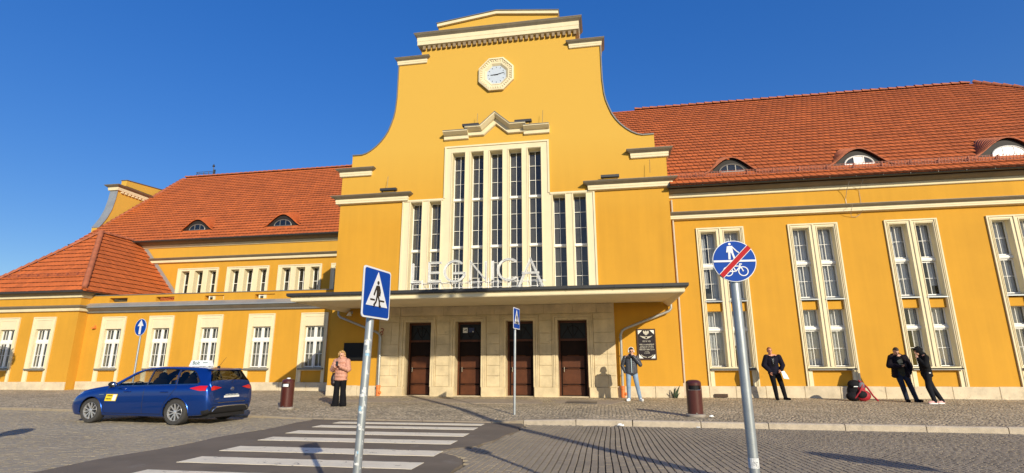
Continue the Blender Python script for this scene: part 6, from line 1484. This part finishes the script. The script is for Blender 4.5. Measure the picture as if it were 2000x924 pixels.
for a, d in ((an[0], (-.45, -1)), (an[1], (.45, -1))): shoe(T, SIGNW, a, d)

# --- man with paper bag
T = person('reddish short-haired man in black jacket and trousers holding a white paper bag', 5.62, 20.02); NAVY = mat('navy_black_jacket', (.012, .011, .020), .8, spec=.08, var=.2, vs=8, bump=.25, bs=40); RED_H = mat('short_ginger_hair', (.30, .12, .05), .8, var=.2, vs=40)
sh = [(-.20, .0, 1.41), (.20, .0, 1.41)]; el = [(-.30, .02, 1.14), (.30, .02, 1.14)]; wr = [(-.17, -.13, .93), (.19, -.16, .97)]; hips = [(-.09, 0, .90), (.09, 0, .90)]; kn = [(-.045, -.02, .49), (.19, -.02, .49)]; an = [(.0, .0, .08), (.27, .0, .08)]
hd = (-.08, -.02, 1.615); M3, at = body(T, SKINR, hd, (.08, -1, 0), .05, (-.05, .01, 1.48), (-.01, 0, .95), (-.04, 0, 1.29), sh, el, wr, hips, kn, an, [(wr[0], (.2, -.1, -1), .7, (.9, .3, 0), 1), (wr[1], (-.5, -.5, -.5), 1.1, (-.3, .9, 0), -1)])
q = MB(); torso_coat(q, (-.01, 0, .95), (-.03, 0, 1.29), sh, .205, .145, .88)
for s_, e_, w_ in zip(sh, el, wr): arm_sleeve(q, s_, e_, w_, (.092, .085, .058))
fuse('jacket', q, NAVY, T, .012, 3); q = MB(); q.ell((-.03, -.09, 1.22), (.085, .07, .20), 14, 10); q.build('dark_shirt', BLK, T, smooth=True); q = MB(); q.tube([(-.13+.0, -.10, 1.40), (-.14, .02, 1.47), (-.05, .09, 1.49), (.05, .03, 1.47), (.06, -.10, 1.40)], .035, 8); q.build('collar', NAVY, T, smooth=True); q = MB(); q.tube([(-.06, -.155, 1.36), (-.035, -.165, 1.18), (-.01, -.155, 1.36)], .004, 4); q.build('neck_cord', SIGNW, T)
legs_trousers(T, BLK, hips, kn, an, (.105, .078, .062, .06)); cap_hair(T, at, M3, RED_H, 'hair', 1.03, .0, -.04)
for a, d in ((an[0], (-.1, -1)), (an[1], (.75, -1))): shoe(T, BLK, a, d)
gx, gy, gz = T.location; LOCAL[0] = False
o = thing('paper_bag', 'small white paper bag in the hand of the man in black', 'bag', (gx+.30, gy-.26, gz+.72)); q = MB(); q.add([(gx+.20, gy-.29, gz+.70), (gx+.38, gy-.27, gz+.68), (gx+.37, gy-.21, gz+.68), (gx+.20, gy-.22, gz+.70), (gx+.15, gy-.275, gz+.93), (gx+.25, gy-.265, gz+.955), (gx+.25, gy-.245, gz+.955), (gx+.15, gy-.25, gz+.93), (gx+.30, gy-.30, gz+.80), (gx+.34, gy-.22, gz+.82)], [(0, 1, 8), (0, 8, 5, 4), (1, 2, 9), (1, 9, 8), (8, 9, 5), (9, 6, 5), (2, 3, 7, 6), (2, 6, 9), (3, 0, 4, 7), (0, 3, 2, 1), (4, 5, 6, 7)]); q.build('paper', SIGNW, o)
LOCAL[0] = True

# --- man looking down, dark open jacket over an olive shirt
T = person('dark-haired man in open black jacket over olive printed shirt, looking down', 9.33, 19.62, 'men talking at the right'); OLIVE = mat('olive_shirt', (.050, .048, .032), .9, spec=.08, var=.15, vs=8); JEAND = mat('dark_blue_jeans', (.024, .030, .050), .85, spec=.08, var=.25, vs=7, bump=.3, bs=60); PRINT = mat('pale_shirt_print', (.42, .36, .20), .9, var=.2, vs=30); DHAIR = mat('dark_brown_hair', (.030, .018, .012), .7, var=.2, vs=30); BJ = mat('black_jacket_cloth', (.013, .010, .014), .75, spec=.08, var=.2, vs=8, bump=.25, bs=40)
sh = [(-.21, .0, 1.38), (.19, .0, 1.38)]; el = [(-.31, -.02, 1.12), (.30, .0, 1.10)]; wr = [(-.10, -.24, 1.09), (.23, -.05, .88)]; hips = [(-.09, 0, .90), (.10, 0, .90)]; kn = [(-.02, -.03, .49), (.20, -.03, .49)]; an = [(.06, .0, .08), (.33, .0, .08)]
hd = (-.08, -.09, 1.565); M3, at = body(T, SKIN, hd, (.1, -1, 0), .62, (-.06, -.01, 1.45), (-.0, 0, .95), (-.03, 0, 1.27), sh, el, wr, hips, kn, an, [(wr[0], (.8, -.3, .1), 1.1, (0, .3, 1), -1), (wr[1], (.0, -.1, -1), .6, (-1, 0, 0), -1)])
q = MB(); torso_coat(q, (0, 0, .95), (-.03, 0, 1.27), [], .165, .125, .86); fuse('shirt', q, OLIVE, T, .012, 3)
q = MB()
for s in (-1, 1):
    for k in range(8): z = .80+.07*k; q.ell((s*(.165-.005*k)-.015, .0, z), (.085-.003*k, .15, .07), 14, 8)
    q.ell((s*.13-.02, .0, 1.36), (.12, .13, .10), 14, 8)
for k in range(8): q.ell((-.015, .085, .80+.075*k), (.19, .07, .075), 14, 8)
for s_, e_, w_ in zip(sh, el, wr): arm_sleeve(q, s_, e_, w_, (.095, .088, .060))
q.tube([(-.19, -.05, 1.40), (-.15, .06, 1.46), (-.03, .10, 1.48), (.09, .06, 1.46), (.13, -.05, 1.40)], .05, 8); q.ell((-.04, .05, 1.42), (.19, .08, .09), 16, 8)
fuse('jacket', q, BJ, T, .012, 2)
q = MB(); n = 14; q.prism([(-.03+.075*cos(2*pi*k/n)*(1+.2*sin(3*k)), 1.25+.065*sin(2*pi*k/n)*(1+.25*cos(2*k))) for k in range(n)], -.148, -.120); q.prism([(-.06, 1.14), (.05, 1.14), (.05, 1.165), (-.06, 1.165)], -.145, -.12); q.build('shirt_print', PRINT, T)
legs_trousers(T, JEAND, hips, kn, an, (.105, .080, .066, .06)); cap_hair(T, at, M3, DHAIR, 'hair', 1.06, -.0, -.06)
q = MB(); q.ell(at(0, .05, -.085), (.045, .045, .035), 12, 8, M3); q.build('beard', DHAIR, T, smooth=True)
for a, d in ((an[0], (-.1, -1)), (an[1], (.6, -1))): shoe(T, BLK, a, d)
gx, gy, gz = T.location; LOCAL[0] = False
o = MB().box(gx+.0, gx+.05, gy-.32, gy-.31, gz+1.09, gz+1.20).build('phone', PH); tag(o, 'small dark phone in the hand of the man with the olive shirt', 'phone'); MB().box(gx+.004, gx+.046, gy-.3095, gy-.3085, gz+1.095, gz+1.195).build('screen', BLACK, o); LOCAL[0] = True

# --- man in black hooded top, side on, stepping to the left
T = person('man in black hooded top and dark joggers with pink and white trainers, facing left', 9.72, 18.95, 'men talking at the right'); HOOD = mat('black_hoodie_cloth', (.013, .013, .014), .85, spec=.08, var=.2, vs=8, bump=.2, bs=40); PINK = mat('pink_white_trainer', (.75, .42, .38), .6, var=.25, vs=25)
sh = [(-.02, -.19, 1.37), (.03, .19, 1.37)]; el = [(-.10, -.26, 1.12), (.12, .26, 1.09)]; wr = [(-.20, -.12, 1.33), (.15, .16, .90)]; hips = [(.0, -.09, .90), (.0, .09, .90)]; kn = [(-.04, -.09, .49), (.14, .09, .48)]; an = [(.06, -.09, .08), (.35, .07, .09)]
hd = (-.13, .0, 1.565); M3, at = body(T, SKIN, hd, (-1, -.15, 0), .25, (-.05, 0, 1.45), (0, 0, .95), (-.01, 0, 1.27), sh, el, wr, hips, kn, an, [(wr[0], (-.3, .3, .8), 1.2, (.3, .8, 0), 1), (wr[1], (.1, -.2, -1), .7, (-1, 0, 0), -1)])
q = MB()
for k in range(8): t = k/7; q.ell((.02-.05*t, 0, .84+.52*t), (.145, .20, .08), 16, 8)
q.ell((-.02, 0, 1.36), (.13, .20, .10), 16, 8)
for s_, e_, w_ in zip(sh, el, wr): arm_sleeve(q, s_, e_, w_, (.085, .076, .052))
q.ell(at(0, -.030, .025), (.105, .120, .125), 18, 12, M3); q.ell(at(0, .075, .098), (.07, .05, .022), 12, 8, M3); q.ell((-.02, 0, 1.46), (.11, .12, .09), 16, 8); q.ell(at(0, -.05, -.07), (.095, .09, .08), 14, 8, M3)
fuse('hooded_top', q, HOOD, T, .012, 2); legs_trousers(T, mat('dark_jogger_cloth', (.016, .017, .022), .9, spec=.08, var=.2, vs=8), hips, kn, an, (.108, .085, .060, .06), pel=(.13, .165, .13))
q = MB(); q.box(-.02, .03, -.205, -.195, .90, .925); q.build('label_tag', SIGNW, T)
for a, d in ((an[0], (-1, -.1)), (an[1], (-.9, -.45))): shoe(T, PINK, a, d, SIGNW)
LOCAL[0] = False
# --- rucksack on the pavement
gx, gy = 8.02, 19.72; gz = pz(gx, gy); RDM = mat('red_rucksack_cloth', (.34, .010, .022), .6, var=.2, vs=9, bump=.2, bs=40); BKM = mat('black_rucksack_cloth', (.016, .015, .017), .7, spec=.08, var=.2, vs=9, bump=.2, bs=40); GRM = mat('grey_rucksack_cloth', (.16, .15, .17), .7, var=.2, vs=9)
o = thing('rucksack', 'large black and red rucksack standing on the pavement at the wall', 'rucksack', (gx, gy, gz))
q = MB(); q.ell((gx-.04, gy+.05, gz+.30), (.26, .18, .29), 18, 12); q.ell((gx-.15, gy, gz+.15), (.22, .17, .15), 16, 10); q.ell((gx-.08, gy, gz+.52), (.20, .16, .15), 16, 10); fuse('main_pack', q, BKM, o, .014, 3)
q = MB(); q.ell((gx+.11, gy-.06, gz+.18), (.24, .16, .18), 16, 10); q.ell((gx+.07, gy-.02, gz+.40), (.14, .15, .20), 14, 10); fuse('front_pocket', q, RDM, o, .014, 3)
MB().ell((gx+.06, gy-.17, gz+.21), (.15, .07, .12), 14, 10).build('pocket_panel', BKM, o, smooth=True); MB().ell((gx+.08, gy-.13, gz+.50), (.09, .06, .11), 14, 10, Matrix.Rotation(.5, 3, 'Y')).build('pocket_panel', GRM, o, smooth=True)
q = MB(); q.tube([(gx-.16, gy-.14, gz+.10), (gx-.02, gy-.21, gz+.30), (gx+.10, gy-.17, gz+.52), (gx+.04, gy-.08, gz+.66)], .024, 6); q.build('strap', RDM, o, smooth=True)
q = MB(); q.tube([(gx+.10, gy-.08, gz+.62), (gx+.26, gy-.12, gz+.42), (gx+.36, gy-.18, gz+.18), (gx+.46, gy-.26, gz+.02)], .026, 6); q.build('strap', RDM, o, smooth=True)
MB().box(gx-.16, gx-.04, gy-.168, gy-.150, gz+.45, gz+.475).build('label_strip', SIGNW, o)
